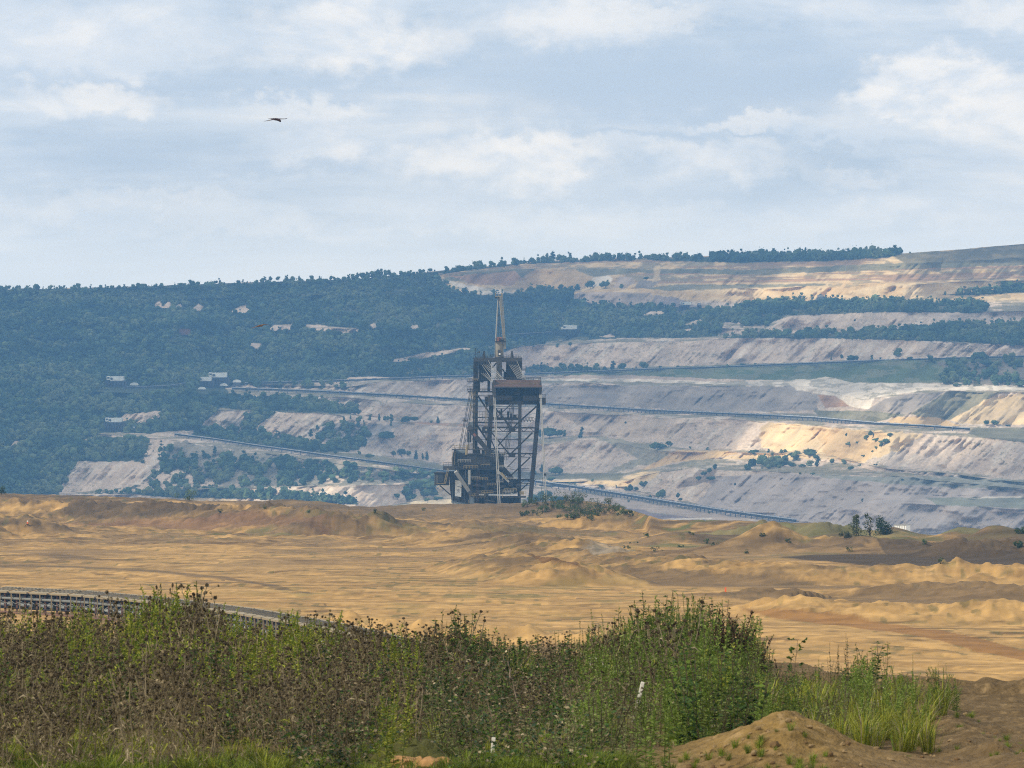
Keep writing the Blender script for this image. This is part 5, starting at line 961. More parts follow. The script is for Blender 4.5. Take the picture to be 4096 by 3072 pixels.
TREES = {
 'bench': ('green tree on the pale bench between the two left conveyors', 'trees on the left bench between the conveyors', [(1116,1759,38,'c'),(1156,1778,36,'b'),(1180,1785,30,'b'),(1242,1747,32,'t'),(1258,1806,52,'b'),(1294,1810,28,'b'),(1332,1718,36,'c'),(1322,1780,30,'b'),(1351,1794,32,'b'),(1375,1770,24,'t'),(1396,1788,34,'t'),(1436,1787,34,'t'),(1460,1787,40,'t'),(1607,1826,34,'b'),(1637,1824,22,'b'),(1664,1837,40,'c'),(1690,1835,24,'c'),(1708,1839,36,'c'),(1575,1826,26,'b'),(1436,1818,18,'b'),(1270,1720,22,'b'),(1310,1735,22,'t'),(1212,1800,26,'b'),(1480,1830,18,'w'),(1340,1815,18,'b')]),
 'upper': ('small tree on the ledge under the long middle conveyor left of the excavator', 'trees on the ledge left of the excavator', [(1375,1687,24,'t'),(1402,1678,18,'t'),(1436,1690,30,'b'),(1481,1682,28,'t'),(1517,1682,30,'c'),(1548,1687,26,'b'),(1567,1689,34,'t'),(1612,1690,22,'b'),(1632,1690,28,'w'),(1752,1693,30,'c'),(1726,1692,12,'b'),(1432,1710,24,'b'),(1490,1705,24,'b'),(1563,1705,20,'t')]),
 'slope': ('dark bush on the scrubby slope below the left conveyor', 'bushes on the slope below the left conveyor', [(914,1842,46,'b'),(1123,1841,26,'t'),(1235,1852,20,'b'),(1263,1854,20,'w'),(1185,1877,42,'b'),(1315,1877,34,'b'),(1268,1905,38,'t'),(1171,1918,30,'b'),(1289,1930,38,'t'),(1390,1865,20,'b'),(1420,1905,26,'w'),(1530,1910,30,'w'),(1610,1905,34,'w'),(1700,1912,30,'w'),(1480,1890,24,'b'),(1655,1885,18,'b'),(980,1880,40,'b'),(1040,1895,34,'b'),(860,1815,32,'t'),(815,1835,36,'t'),(880,1862,36,'b')]),
 'midright': ('green bush on the pale ledge right of the excavator', 'bushes on the ledge right of the excavator', [(2162,1748,32,'b'),(2240,1750,34,'b'),(2260,1748,30,'t'),(2328,1740,34,'t'),(2320,1752,18,'b'),(2636,1798,34,'w'),(2674,1788,26,'b'),(2760,1795,12,'b'),(2502,1695,10,'b'),(2166,1888,32,'t'),(2130,1900,22,'b'),(2830,1800,14,'b'),(3016,1820,24,'w'),(3075,1820,26,'t'),(3130,1822,28,'b')]),
 'floor': ('round green bush on the pit floor beside the lower right conveyor', 'round bushes beside the pit floor conveyor', [(2505,1964,22,'b'),(2522,1965,30,'b'),(2545,1964,18,'b'),(2572,1955,34,'b'),(2648,1991,40,'b'),(2712,1991,22,'b'),(2722,2006,16,'b'),(2206,1925,18,'w'),(2370,1926,14,'b'),(2404,1952,14,'w'),(2465,1952,14,'t'),(2280,1938,10,'b'),(2300,1940,10,'b'),(2600,1992,14,'b'),(2515,2010,10,'b'),(2420,2012,9,'t'),(2835,2054,10,'b'),(2940,1942,12,'b'),(2852,1924,22,'w'),(2818,1905,22,'b'),(2838,1890,22,'b'),(2860,1878,24,'b'),(2795,1920,16,'w')]),
 'lit': ('green bush on the sunlit sandy slope at the right', 'bushes on the sunlit slope at right', [(3492,1748,28,'b'),(3465,1758,22,'b'),(3385,1745,14,'b'),(3400,1782,18,'w'),(3430,1778,14,'b'),(3505,1798,16,'b'),(3540,1775,24,'w'),(3525,1790,20,'b'),(3560,1745,14,'w'),(3505,1765,16,'w'),(3170,1826,18,'w'),(3945,1703,24,'b'),(3976,1704,26,'b'),(4035,1706,8,'w'),(3120,1818,14,'b'),(3490,1810,10,'b'),(3455,1828,10,'w')]),
 'dark': ('dark bush on the flat bench below the sunlit slope', 'dark bushes on the bench below the sunlit slope', [(3060,1866,20,'w'),(3095,1868,24,'w'),(3130,1867,26,'w'),(3165,1868,20,'w'),(3210,1869,16,'w'),(3270,1866,42,'t'),(3262,1840,22,'b'),(3328,1858,26,'b'),(3376,1858,24,'b'),(3404,1880,16,'w'),(3440,1865,10,'w'),(3505,1862,8,'w'),(3200,1897,10,'b'),(3250,1899,10,'w'),(3610,1922,7,'w'),(3449,2008,16,'t')]),
 'four': ('tree standing at the foot of the upper grey slope by the thin conveyor', 'trees along the thin upper conveyor', [(2385,1480,32,'b'),(2451,1482,40,'t'),(2489,1483,34,'b'),(2572,1480,36,'b'),(2543,1482,18,'t'),(2530,1482,12,'b'),(2275,1482,22,'t'),(2280,1386,20,'b'),(2230,1388,18,'b'),(2130,1392,20,'b'),(2640,1474,12,'b'),(2710,1474,14,'b'),(2910,1470,16,'b'),(2970,1466,14,'w'),(3020,1463,12,'b'),(3060,1462,10,'w'),(2345,1482,24,'b'),(2420,1486,22,'b')]),
 'upright': ('dark bush on the brown and white slope at upper right', 'bushes on the upper right slope', [(3487,1444,26,'t'),(3412,1446,28,'w'),(3592,1426,40,'b'),(3367,1434,18,'b'),(3719,1443,24,'b'),(3325,1440,14,'t'),(3820,1437,14,'w'),(3922,1430,26,'w'),(3522,1440,12,'b'),(3890,1458,20,'b'),(3949,1466,28,'w'),(3984,1468,10,'b'),(3774,1536,34,'t'),(3922,1512,18,'b'),(3935,1518,18,'t'),(4040,1462,20,'b'),(3962,1500,10,'b'),(3873,1546,28,'b'),(3830,1546,16,'w'),(4067,1532,30,'b'),(4034,1546,20,'b'),(4090,1546,24,'w'),(3640,1441,16,'w'),(3420,1285,10,'b')]),
 'sandtop': ('round dark tree before the sand face near the white dump', 'trees before the upper sand face', [(2361,1157,38,'b'),(2423,1155,34,'b'),(2487,1153,20,'b'),(2309,1162,28,'b'),(2430,1128,10,'b'),(2585,1118,12,'w')]),
 'sky': ('lone tree standing above the skyline wood', 'trees standing up from the skyline', [(2188,1037,26,'t'),(2211,1040,36,'t'),(2280,1036,30,'t'),(2250,1038,20,'b'),(2394,1039,24,'c'),(2442,1037,26,'t'),(2455,1036,16,'c'),(2480,1036,22,'b'),(2500,1035,18,'t'),(2515,1034,20,'b'),(2234,1040,14,'b'),(2365,1038,18,'t'),(2420,1038,12,'c'),(3600,1013,26,'b'),(3560,1016,22,'t'),(3320,1016,20,'b'),(3640,1014,9,'b')]),
 'skyleft': ('round tree on the skyline at the far left', 'round trees on the left skyline', [(4,1160,14,'b'),(36,1160,20,'b'),(74,1159,20,'b'),(108,1159,20,'b'),(151,1158,22,'b'),(256,1154,14,'b')]),
 'grove': ('dark tall tree in the grove on the left skyline', 'dark grove on the left skyline', [(1394,1120,26,'t'),(1412,1118,26,'b'),(1430,1117,28,'t'),(1450,1116,28,'b'),(1470,1114,28,'t'),(1490,1112,32,'b'),(1510,1109,34,'b'),(1528,1107,34,'t'),(1545,1106,30,'b'),(1060,1124,20,'t'),(1082,1124,20,'b'),(1112,1124,20,'b'),(1145,1122,24,'t'),(1172,1122,20,'b'),(1196,1122,20,'t'),(1248,1122,22,'b'),(1278,1121,20,'c'),(1640,1098,14,'c'),(1690,1092,16,'t'),(1720,1090,18,'b')]),
}
kt = 0
for key, (lab, grp, lst) in TREES.items():
    for (u, v, hp, kd) in lst:
        p = terr(u, v); s = p.y / F; h = hp * s; me = TM[kd][kt % len(TM[kd])]; kt += 1
        o = bpy.data.objects.new('bush' if 'bush' in lab else 'tree', me); C.objects.link(o); o.location = p - Vector((0, 0, .08 * h)); wd = 1.0 if kd != 'w' else 1.0
        o.scale = (h * wd * rt.uniform(.9, 1.15), h * wd, h * 1.08); o.rotation_euler = (0, 0, rt.uniform(0, 6.28)); tag(o, lab, 'bush' if 'bush' in lab else 'tree', grp)
bi = bpy.data.objects.new('bush', TM['w'][0]); C.objects.link(bi); p = terr(1531, 1762); h = 40 * p.y / F; bi.location = p; bi.scale = (h * 1.5, h * 1.3, h); tag(bi, 'broad dark bush at the top of the pale slope just left of the excavator', 'bush')
bi = bpy.data.objects.new('bush', TM['w'][1]); C.objects.link(bi); p = terr(2197, 1752); h = 44 * p.y / F; bi.location = p; bi.scale = (h, h, h); tag(bi, 'big rounded bush on the ledge just right of the leaning tower', 'bush')
bi = bpy.data.objects.new('bush', TM['w'][2]); C.objects.link(bi); p = terr(2222, 1901); h = 40 * p.y / F; bi.location = p; bi.scale = (h * .75, h * .75, h); tag(bi, 'rounded bush low on the pit floor behind the right suspension ropes', 'bush')
bi = bpy.data.objects.new('tree', TM['b'][0]); C.objects.link(bi); p = terr(1422, 1660); h = 36 * p.y / F; bi.location = p; bi.scale = (h * 1.2, h * 1.2, h); tag(bi, 'broad tree at the right end of the forest tongue under the middle conveyor', 'tree')
bi = bpy.data.objects.new('bush', TM['w'][1]); C.objects.link(bi); p = terr(3238, 1828); h = 34 * p.y / F; bi.location = p; bi.scale = (h * 1.2, h * .8, h); tag(bi, 'wide pale green bush at the foot of the sunlit slope', 'bush')
# sunlit scrub on the lowest pale slope, left of the excavator
sc_ = [(1625,1990,50,'b'),(1660,1975,60,'b'),(1690,1965,56,'w'),(1720,1960,50,'b'),(1640,2005,34,'w'),(1700,1990,40,'w'),(1735,1985,36,'b'),(1590,1998,26,'b'),(1710,2010,20,'b'),(1750,2004,20,'w'),(1540,1925,18,'w'),(1580,1922,22,'w'),(1620,1920,20,'w'),(1060,2000,16,'w'),(1030,1990,18,'b'),(960,1985,14,'w'),(2180,2000,40,'w'),(2150,2010,36,'w'),(2225,2012,30,'w')]
for (u, v, hp, kd) in sc_:
    p = terr(u, v); h = hp * p.y / F; o = bpy.data.objects.new('bush', TM[kd][kt % 3]); kt += 1; C.objects.link(o); o.location = p; o.scale = (h, h, h); o.rotation_euler = (0, 0, rt.uniform(0, 6.28)); tag(o, 'bright green scrub bush on the low pale slope around the foot of the excavator', 'bush', 'scrub around the foot of the excavator')
# ---- bigger bushes and trees on the near ridge: each with its stem
BARK = mat_plain('bark', (.08, .06, .045), .9)
def near_tree(u, d, h, w, seed, kind, label, colr, cat='bush', group=None, leaves=700, lobes=9, dz=0.0, v=None):
    rng = np.random.default_rng(seed); p = plat_at(u, v) if v is not None else plat_pt(u, d); o = empty('tree' if cat == 'tree' else 'bush', p + Vector((0, 0, dz - .2))); tag(o, label, cat, group)
    V, Fq, T = [], [], []; n = 0
    cs = [(rng.normal(0, .2) * w, rng.normal(0, .2) * w, h * rng.uniform(.12, .76), min(w, h) * rng.uniform(.2, .32)) for _ in range(lobes)] if kind == 'b' else [(rng.normal(0, .10) * w, rng.normal(0, .1) * w, h * (.15 + .75 * i / lobes), w * (.34 - .26 * i / lobes)) for i in range(lobes)]
    for i in range(leaves):
        cx, cy, cz, r = cs[rng.integers(len(cs))]; dv = rng.normal(size=3); dv /= np.linalg.norm(dv); c = np.array((cx, cy, cz)) + dv * r * rng.uniform(.3, 1.2) ** .5
        a = rng.normal(size=3); a /= np.linalg.norm(a); b = np.cross(dv, a); s = rng.uniform(.05, .13) * (1 if h < 3.5 else 1.3)
        V.append(np.array([c + a * s, c + b * s * .7, c - a * s, c - b * s * .7])); Fq.append(np.array([[n, n + 1, n + 2, n + 3]])); n += 4; T.append(np.full(4, rng.uniform(.6, 1.45)))
    T = np.concatenate(T); mesh_np('crown', np.concatenate(V), np.concatenate(Fq), M_LEAF, np.array(colr)[None] * T[:, None], parent=o)
    m = MB(); m.tube((0, 0, -.3), (0, 0, h * .45), .05 * h * .5, .02 * h, n=7)
    for i in range(7):
        cx, cy, cz, r = cs[i % len(cs)]; m.tube((0, 0, h * .12), (cx, cy, cz), .012 * h, .004 * h, n=5)
    m.build('trunk', BARK, o); return o
G1, G2, G3 = (.06, .10, .022), (.085, .125, .025), (.04, .072, .02)
near_tree(757, 1218, 2.6, 4.4, 1, 'b', 'single green bush on the sand ridge at the left', G2, v=2002)
near_tree(6, 1240, 2.2, 1.6, 2, 'b', 'dark bush cut off by the left edge on the ridge', G3, v=1981)
near_tree(3425, 955, 3.6, 2.6, 3, 'c', 'slim yellowish tree beside the dark round tree on the right ridge', (.07, .085, .025), 'tree', v=2145)
near_tree(3480, 955, 3.9, 2.6, 4, 'c', 'thin open tree between the slim tree and the round tree on the ridge', (.06, .075, .025), 'tree', leaves=380, v=2145)
near_tree(3535, 952, 4.0, 3.0, 5, 'b', 'dark round tree rising above the sand heaps on the right ridge', (.022, .045, .014), 'tree', leaves=1500, lobes=14, dz=-.7, v=2140)
near_tree(3385, 905, 1.3, 2.8, 6, 'b', 'low grey green bush in front of the three ridge trees', (.06, .07, .03), v=2160)
near_tree(4080, 905, 1.1, 1.8, 7, 'b', 'dark bush at the right edge below the ridge', G3, v=2190); near_tree(4090, 950, 1.4, 1.8, 8, 'b', 'dark bush by the last sand heap at the right edge', G3, v=2135)
rr = np.random.default_rng(5)
for i, (u, v, h, w) in enumerate([(2110,2022,1.6,2.5),(2150,2018,1.8,3.0),(2185,2012,2.2,3.2),(2220,2010,2.0,3),(2260,2006,2.6,3.4),(2290,2008,2.0,3),(2310,2012,1.8,2.6),(2240,2025,1.6,3),(2200,2032,1.4,3),(2170,2045,1.6,3.2),(2130,2056,1.4,3),(2100,2060,1.0,2.2),(2260,2048,1.6,3.4),(2300,2040,2.0,3.2),(2330,2045,2.4,3.6),(2360,2048,2.4,3.4),(2400,2030,2.0,3),(2440,2028,2.2,3.2),(2470,2038,1.6,3),(2350,2068,1.8,3),(2310,2072,1.6,2.8),(2270,2082,1.2,2.6),(2400,2056,1.4,3),(2440,2052,1.4,3),(2500,2050,1.2,2.4),(2330,2000,2.0,2.4),(2520,2058,.9,2.2)]):
    near_tree(u, 0, h * 1.1, w * 1.4, 100 + i, 'b', 'dark green shrub in the thicket on the ridge right of the excavator', [G1, G3, (.055, .07, .022)][i % 3], 'bush', 'thicket of shrubs on the ridge', 620, 8, v=v + 6)
for i, (u, v) in enumerate([(3050,2155),(2760,2140),(2720,2190),(2860,2180),(2540,2172),(2590,2150),(3150,2170),(3400,2210),(3700,2175),(3760,2260),(2990,2215),(2830,2176),(2620,2206),(2510,2196),(1690,2045),(1500,2060),(1060,2040),(1240,2050),(880,2050)]):
    near_tree(u, 0, rr.uniform(.5, 1.1), rr.uniform(.8, 1.8), 200 + i, 'b', 'small weedy bush growing on the churned sand', [(.06, .075, .025), (.09, .10, .03), G1][i % 3], 'bush', 'small weedy bushes on the churned sand', 120, 5, v=v)
# ================================================================== weeds, shrubs and grass on the bank in front
class PB_:                                       # a plant as loose leaves, stems and heads
    def __init__(s, seed): s.V = []; s.F = []; s.C = []; s.n = 0; s.r = np.random.default_rng(seed)
    def quad(s, pts, c): s.V.append(np.array(pts)); s.F.append([s.n, s.n + 1, s.n + 2, s.n + 3]); s.n += 4; s.C.append(np.tile(np.clip(np.array(c) * s.r.uniform(.7, 1.35), 0, 1), (4, 1)))
    def leaf(s, p, d, l, w, c, droop=0.0):
        d = np.array(d, float); d /= np.linalg.norm(d) + 1e-9; side = np.cross(d, s.r.normal(size=3)); side /= np.linalg.norm(side) + 1e-9; p = np.array(p, float)
        m = p + d * l * .45; e = p + d * l - np.array((0, 0, droop * l)); s.quad([p, m + side * w * .5, e, m - side * w * .5], c)
    def stem(s, p, q_, w, c):
        p, q_ = np.array(p, float), np.array(q_, float); d = q_ - p; a = np.cross(d, (0, 1, 0)); a /= np.linalg.norm(a) + 1e-9; b = np.cross(d, a); b /= np.linalg.norm(b) + 1e-9
        for k in (a, b): s.quad([p - k * w / 2, p + k * w / 2, q_ + k * w * .3, q_ - k * w * .3], c)
    def curve(s, p, lean, h, w, c, n=4, bend=.15):
        pts = [np.array(p, float)]
        for i in range(n):
            t = (i + 1) / n; pts.append(np.array(p) + np.array((lean[0] * t * h + lean[0] * bend * t * t * h, lean[1] * t * h, h * t * (1 - .08 * t * (abs(lean[0]) + abs(lean[1]))))) + s.r.normal(0, .008, 3) * h)
        for a, b in zip(pts, pts[1:]): s.stem(a, b, w, c)
        return pts
    def arrays(s): return np.concatenate(s.V), np.array(s.F), np.concatenate(s.C)
def lerp_pts(pts, t): k = min(int(t * (len(pts) - 1)), len(pts) - 2); f = t * (len(pts) - 1) - k; return pts[k] * (1 - f) + pts[k + 1] * f
BR1, BR2, BR3 = (.205, .165, .098), (.30, .25, .165), (.105, .082, .052)
YG, MG, DG_, GY = (.23, .245, .030), (.10, .16, .022), (.034, .072, .015), (.165, .18, .075)
def dry_thistle(seed, stems=9, heads=5, green=.18):
    p = PB_(seed); r = p.r
    for i in range(stems):
        h = r.uniform(.6, 1.0); base = (r.normal(0, .10), r.normal(0, .10), 0); pts = p.curve(base, r.normal(0, .16, 2), h, .013, BR2 if r.random() < .5 else BR1)
        for k in range(12):                      # withered leaves hanging along the stem
            q_ = lerp_pts(pts, r.uniform(.12, .85)); d = np.array((*r.normal(0, 1, 2), r.uniform(-.5, .5))); p.leaf(q_, d, r.uniform(.05, .14), r.uniform(.010, .022), YG if r.random() < green else [BR1, BR2, BR3][r.integers(3)], .5)
        for k in range(heads):
            t = r.uniform(.55, .95); q_ = lerp_pts(pts, t); e = q_ + np.array((*r.normal(0, .06, 2), r.uniform(.02, .12))); p.stem(q_, e, .005, BR1); p_head(p, e, r.uniform(.012, .021), BR3 if r.random() < .6 else BR1)
        p_head(p, pts[-1], .022, BR3)
    return p.arrays()
def p_head(p, c, rad, colr, n=7):
    for _ in range(n):
        d = p.r.normal(size=3); d /= np.linalg.norm(d); a = np.cross(d, p.r.normal(size=3)); a /= np.linalg.norm(a); b = np.cross(d, a); q_ = np.array(c) + d * rad * .6
        p.quad([q_ + a * rad, q_ + b * rad * .8, q_ - a * rad, q_ - b * rad * .8], colr)
def feathery(seed, stems=6, colr=YG, fine=64):
    p = PB_(seed); r = p.r
    for i in range(stems):
        h = r.uniform(.6, 1.0); pts = p.curve((r.normal(0, .09), r.normal(0, .09), 0), r.normal(0, .10, 2), h, .009, MG)
        for k in range(fine):
            t = k / fine; q_ = lerp_pts(pts, .10 + .89 * t); a = r.uniform(0, 6.28); up = .15 + .9 * t * r.random(); l = (.085 - .05 * t) * r.uniform(.6, 1.4)
            p.leaf(q_, (math.cos(a), math.sin(a), up), l, .019, colr if r.random() < .8 else MG)
    return p.arrays()
def leafy(seed, stems=6, colr=DG_, big=.05, n=34, spire=True):
    p = PB_(seed); r = p.r
    for i in range(stems):
        h = r.uniform(.55, 1.0); pts = p.curve((r.normal(0, .10), r.normal(0, .10), 0), r.normal(0, .16, 2), h, .010, BR3)
        for k in range(n):
            t = r.uniform(.1, 1.0); q_ = lerp_pts(pts, t); a = r.uniform(0, 6.28); s = big * (1.1 - .6 * t if spire else 1.0) * r.uniform(.7, 1.4)
            p.leaf(q_, (math.cos(a), math.sin(a), r.uniform(-.2, .9)), s * 2.0, s * .8, colr if r.random() < .75 else MG, .1)
    return p.arrays()
def bramble(seed, n=260):
    p = PB_(seed); r = p.r
    cv_ = [p.curve((r.normal(0, .12), r.normal(0, .12), 0), r.normal(0, .45, 2), r.uniform(.4, 1.0), .008, BR1) for i in range(16)]
    for i in range(n):
        c = lerp_pts(cv_[i % 16], r.uniform(.05, 1.0)) + r.normal(0, .012, 3)
        p.leaf(c, (r.normal(), r.normal(), r.uniform(-.4, .7)), r.uniform(.05, .09), r.uniform(.035, .06), [DG_, (.028, .055, .03), MG, BR1, BR2][r.choice(5, p=[.4, .2, .15, .15, .1])], .2)
    return p.arrays()
def tuft(seed, n=70, colr=YG, spread=.35):
    p = PB_(seed); r = p.r
    for i in range(n):
        a = r.uniform(0, 6.28); b0 = np.array((math.cos(a), math.sin(a), 0)) * r.uniform(0, .13); l = r.uniform(.5, 1.0); o = spread * r.uniform(.3, 1.2); w = r.uniform(.008, .016)
        m = b0 + np.array((math.cos(a) * o * .35, math.sin(a) * o * .35, l * .6)); e = b0 + np.array((math.cos(a) * o, math.sin(a) * o, l * r.uniform(.55, 1.0))); c = colr if r.random() < .7 else (MG if r.random() < .7 else BR2)
        sd = np.array((-math.sin(a), math.cos(a), 0)) * w; p.quad([b0 - sd * .5, b0 + sd * .5, m + sd * .5, m - sd * .5], c); p.quad([m - sd * .5, m + sd * .5, e + sd * .08, e - sd * .08], c)
    return p.arrays()
def big_shrub(seed, stems=46, colr=(.150, .180, .055), dark=False, leaf=.05):
    p = PB_(seed); r = p.r
    for i in range(stems):
        h = r.uniform(.5, 1.0); a = r.uniform(0, 6.28); ln = r.uniform(.05, .55) * (1.25 - h); pts = p.curve((r.normal(0, .16), r.normal(0, .12), 0), (math.cos(a) * ln, math.sin(a) * ln), h, .007, BR3 if dark else MG, n=5, bend=.5)
        for k in range(46):
            t = r.uniform(.15, 1.0); q_ = lerp_pts(pts, t); b = r.uniform(0, 6.28); l = leaf * r.uniform(.6, 1.5) * (1.2 - .5 * t)
            c = colr if r.random() < .6 else ((.20, .225, .07) if r.random() < .5 else DG_)
            if dark and t > .45: c = [(.075, .045, .028), (.11, .075, .042), (.06, .075, .02)][r.integers(3)]
            p.leaf(q_, (math.cos(b), math.sin(b), r.uniform(.2, 1.6)), l, l * (.30 if not dark else .42), c)
        if dark:
            for k in range(6): p_head(p, lerp_pts(pts, r.uniform(.6, 1)), .014, (.045, .026, .018), 5)
    return p.arrays()
def sapling(seed):
    p = PB_(seed); r = p.r; pts = p.curve((0, 0, 0), (.12, 0), 1.0, .012, BR3, n=6)
    for t0 in (.45, .55, .62, .7, .78, .85, .92, 1.0):
        q_ = lerp_pts(pts, t0); sgn = r.choice([-1, 1]); e = q_ + np.array((sgn * r.uniform(.08, .2), r.normal(0, .05), r.uniform(.02, .12))); p.stem(q_, e, .006, BR3)
        for k in range(9): p.leaf(q_ + (e - q_) * r.uniform(.4, 1.1), (sgn + r.normal(0, .8), r.normal(0, .8), r.uniform(-.1, .9)), r.uniform(.06, .10), r.uniform(.03, .05), DG_ if r.random() < .5 else MG)
    return p.arrays()
def flowers(seed, colr, n=9, spread=.22, rad=.018):
    p = PB_(seed); r = p.r
    for i in range(n):
        pts = p.curve((r.normal(0, .05), r.normal(0, .05), 0), r.normal(0, spread, 2), r.uniform(.6, 1), .006, MG); p_head(p, pts[-1], rad * r.uniform(.7, 1.2), colr, 6)
        for k in range(8): p.leaf(lerp_pts(pts, r.uniform(.1, .9)), (r.normal(), r.normal(), .4), .05, .014, MG)
    return p.arrays()
PT = {'dry': [dry_thistle(300 + i, 8 + i % 4, 5) for i in range(6)], 'feather': [feathery(320 + i) for i in range(4)], 'feathg': [feathery(326 + i, 6, (.145, .195, .040)) for i in range(3)], 'leafy': [leafy(330 + i) for i in range(4)], 'bramble': [bramble(340 + i) for i in range(4)],
      'tuft': [tuft(350 + i) for i in range(4)], 'grey': [leafy(360 + i, 7, GY, .03, 40) for i in range(3)]}
VTOP = np.array([(-400,2450),(0,2440),(200,2450),(330,2430),(480,2440),(620,2360),(700,2340),(800,2380),(860,2440),(1000,2480),(1200,2462),(1400,2490),(1550,2500),(1700,2520),(1800,2480),(1860,2455),(1930,2500),(2000,2540),(2100,2560),(2200,2550),(2300,2540),(2420,2480),(2500,2490),(2560,2440),(2650,2400),(2760,2395),(2880,2410),(2960,2440),(3060,2560),(3140,2640),(3250,2640),(3330,2620),(3450,2580),(3550,2620),(3620,2680),(3700,2640),(3800,2680),(3860,2800),(3900,2900),(4500,2950)], float)
def vtop(u): return np.interp(u, VTOP[:, 0], VTOP[:, 1])
def bz(x, y): return float(bank_z(np.array([x]), np.array([y]))[0])
rp = np.random.default_rng(77)
def kind_at(u, v, y):
    n = float(fbm(np.array([u / 210.]), np.array([v / 90.]), 90, 3)[0]); r = rp.random()
    if v > 2985 and u < 1250: return 'tuft' if r < .7 else 'dry'
    if u < 1650:
        if n > .56 and v > 2650 and 350 < u: return 'bramble' if r < .55 else 'dry'
        if 250 < u < 1250 and y > 57.5 and r < .68: return 'feather'
        if r < .24: return 'feather'
        if r < .31: return 'leafy'
        if r < .36: return 'grey'
        return 'dry' if r < .86 else 'feather'
    if u < 2300:
        if y > 63: return 'leafy' if r < .6 else ('feathg' if r < .75 else 'dry')
        if v > 2930: return 'tuft' if r < .35 else ('bramble' if r < .7 else 'grey')
        return 'bramble' if r < .42 else ('dry' if r < .72 else ('leafy' if r < .9 else 'tuft'))
    if u < 2750 and y < 66: return 'grey' if r < .3 else ('feathg' if r < .62 else ('dry' if r < .70 else ('bramble' if r < .80 else 'tuft')))
    if u > 3250 and v > 2800 : return 'tuft' if r < .45 else ('feathg' if r < .75 else 'grey')
    return 'feathg' if r < .32 else ('grey' if r < .52 else ('feather' if r < .6 else ('tuft' if r < .68 else ('leafy' if r < .94 else 'grey'))))
masses = {'dry_weeds': [], 'green_weeds': [], 'rough_grass': []}; singles = []
for y in np.arange(46.5, 70.5, .46):
    for x in np.arange(-7.6, 5.0, .37):
        X = x + rp.uniform(-.17, .17); Y = y + rp.uniform(-.2, .2); u = U0 + X / Y * F; z = bz(X, Y); vb = VH - z / Y * F
        if u > 3870 - max(0, (vb - 2820)) * 1.3 and u > 3300: continue
        if ((X - 2.15) / 1.15) ** 2 + ((Y - 48.0) / 2.1) ** 2 < 1 or (Y < 49.6 and X > 1.35): continue
        if (X + .85) ** 2 + (Y - 47.3) ** 2 < .30: continue
        if Y > (69.5 if X < 3 else 62): continue
        k = kind_at(u, vb, Y); tall = {'dry': 1.05, 'feather': 1.25, 'feathg': 1.0, 'leafy': .95, 'bramble': .55, 'tuft': .26, 'grey': .7}[k] * rp.uniform(.8, 1.2)
        lim = (vb - vtop(u) - max(0, ((64 if u < 3150 else 57) - Y) * (13 if u < 2350 else 10))) * Y / F
        if (abs(u - 2550) < 60 and Y < 55.5 and rp.random() < .85) or (abs(u - 1972) < 60 and Y < 49.2): continue
        if lim < .1: continue
        if k == 'tuft' and (vb < 2850 or u > 3000): tall *= 1.8
        h = min(tall, lim * (rp.uniform(.6, 1.04) if Y < 61 or rp.random() < .6 else rp.uniform(1.0, 1.28))); nearer = (vb - h * F / Y)
        t = (k, X, Y, z - .03, h, rp.uniform(0, 6.28), u)
        if (nearer < vtop(u) + 75 and Y > 58 and rp.random() < .62 and len(singles) < 250): singles.append(t)
        else: masses['dry_weeds' if k == 'dry' else ('rough_grass' if k == 'tuft' else 'green_weeds')].append(t)
for nm, lab in (('dry_weeds', 'withered brown thistles and weeds massed on the bank'), ('green_weeds', 'tangled green weeds and brambles on the bank'), ('rough_grass', 'rough yellow green grass along the front of the bank')):
    V, Fq, Cc = [], [], []; n = 0
    for k, X, Y, z, h, a, u in masses[nm]:
        pv, pf, pc = PT[k][rp.integers(len(PT[k]))]; c, s = math.cos(a), math.sin(a); w = (h ** .6) * rp.uniform(.85, 1.15)
        V.append(np.stack([(pv[:, 0] * c - pv[:, 1] * s) * w + X, (pv[:, 0] * s + pv[:, 1] * c) * w + Y, pv[:, 2] * h + z], -1)); Fq.append(pf + n); n += len(pv); Cc.append(pc * rp.uniform(.75, 1.25))
    tag(mesh_np(nm, np.concatenate(V), np.concatenate(Fq), M_LEAF, np.concatenate(Cc)), lab, kind='stuff'); print(nm, len(masses[nm]), n // 4)
PM = {k: [mesh_np('weed', *a[:2], M_LEAF, a[2], link=False).data for a in PT[k]] for k in PT}
WORDS = {'dry': ('thistle', 'withered brown thistle with dark round heads at the top of the weedy bank', 'withered thistles along the top of the bank'), 'feather': ('horseweed', 'yellow green feathery horseweed rising above the brown thistles', 'feathery horseweed above the thistles'), 'feathg': ('horseweed', 'green feathery horseweed on the right part of the bank', 'green horseweed on the right of the bank'),
         'leafy': ('mugwort', 'dark green leafy mugwort on the crest of the bank', 'mugwort along the crest of the bank'), 'bramble': ('bramble', 'low dark bramble on the crest of the bank', 'brambles on the crest of the bank'), 'tuft': ('grass_tuft', 'grass tuft at the rear edge of the bank', 'grass tufts at the rear edge'), 'grey': ('weed', 'grey green bushy weed on the right part of the bank', 'grey green weeds on the right')}
for k, X, Y, z, h, a, u in singles:
    nm, lab, grp = WORDS[k]; o = bpy.data.objects.new(nm, PM[k][rp.integers(len(PM[k]))]); C.objects.link(o); w = h ** .6; o.location = (X, Y, z); o.scale = (w, w, h); o.rotation_euler = (0, 0, a); tag(o, lab, nm.replace('_', ' '), grp)
print('singles', len(singles))
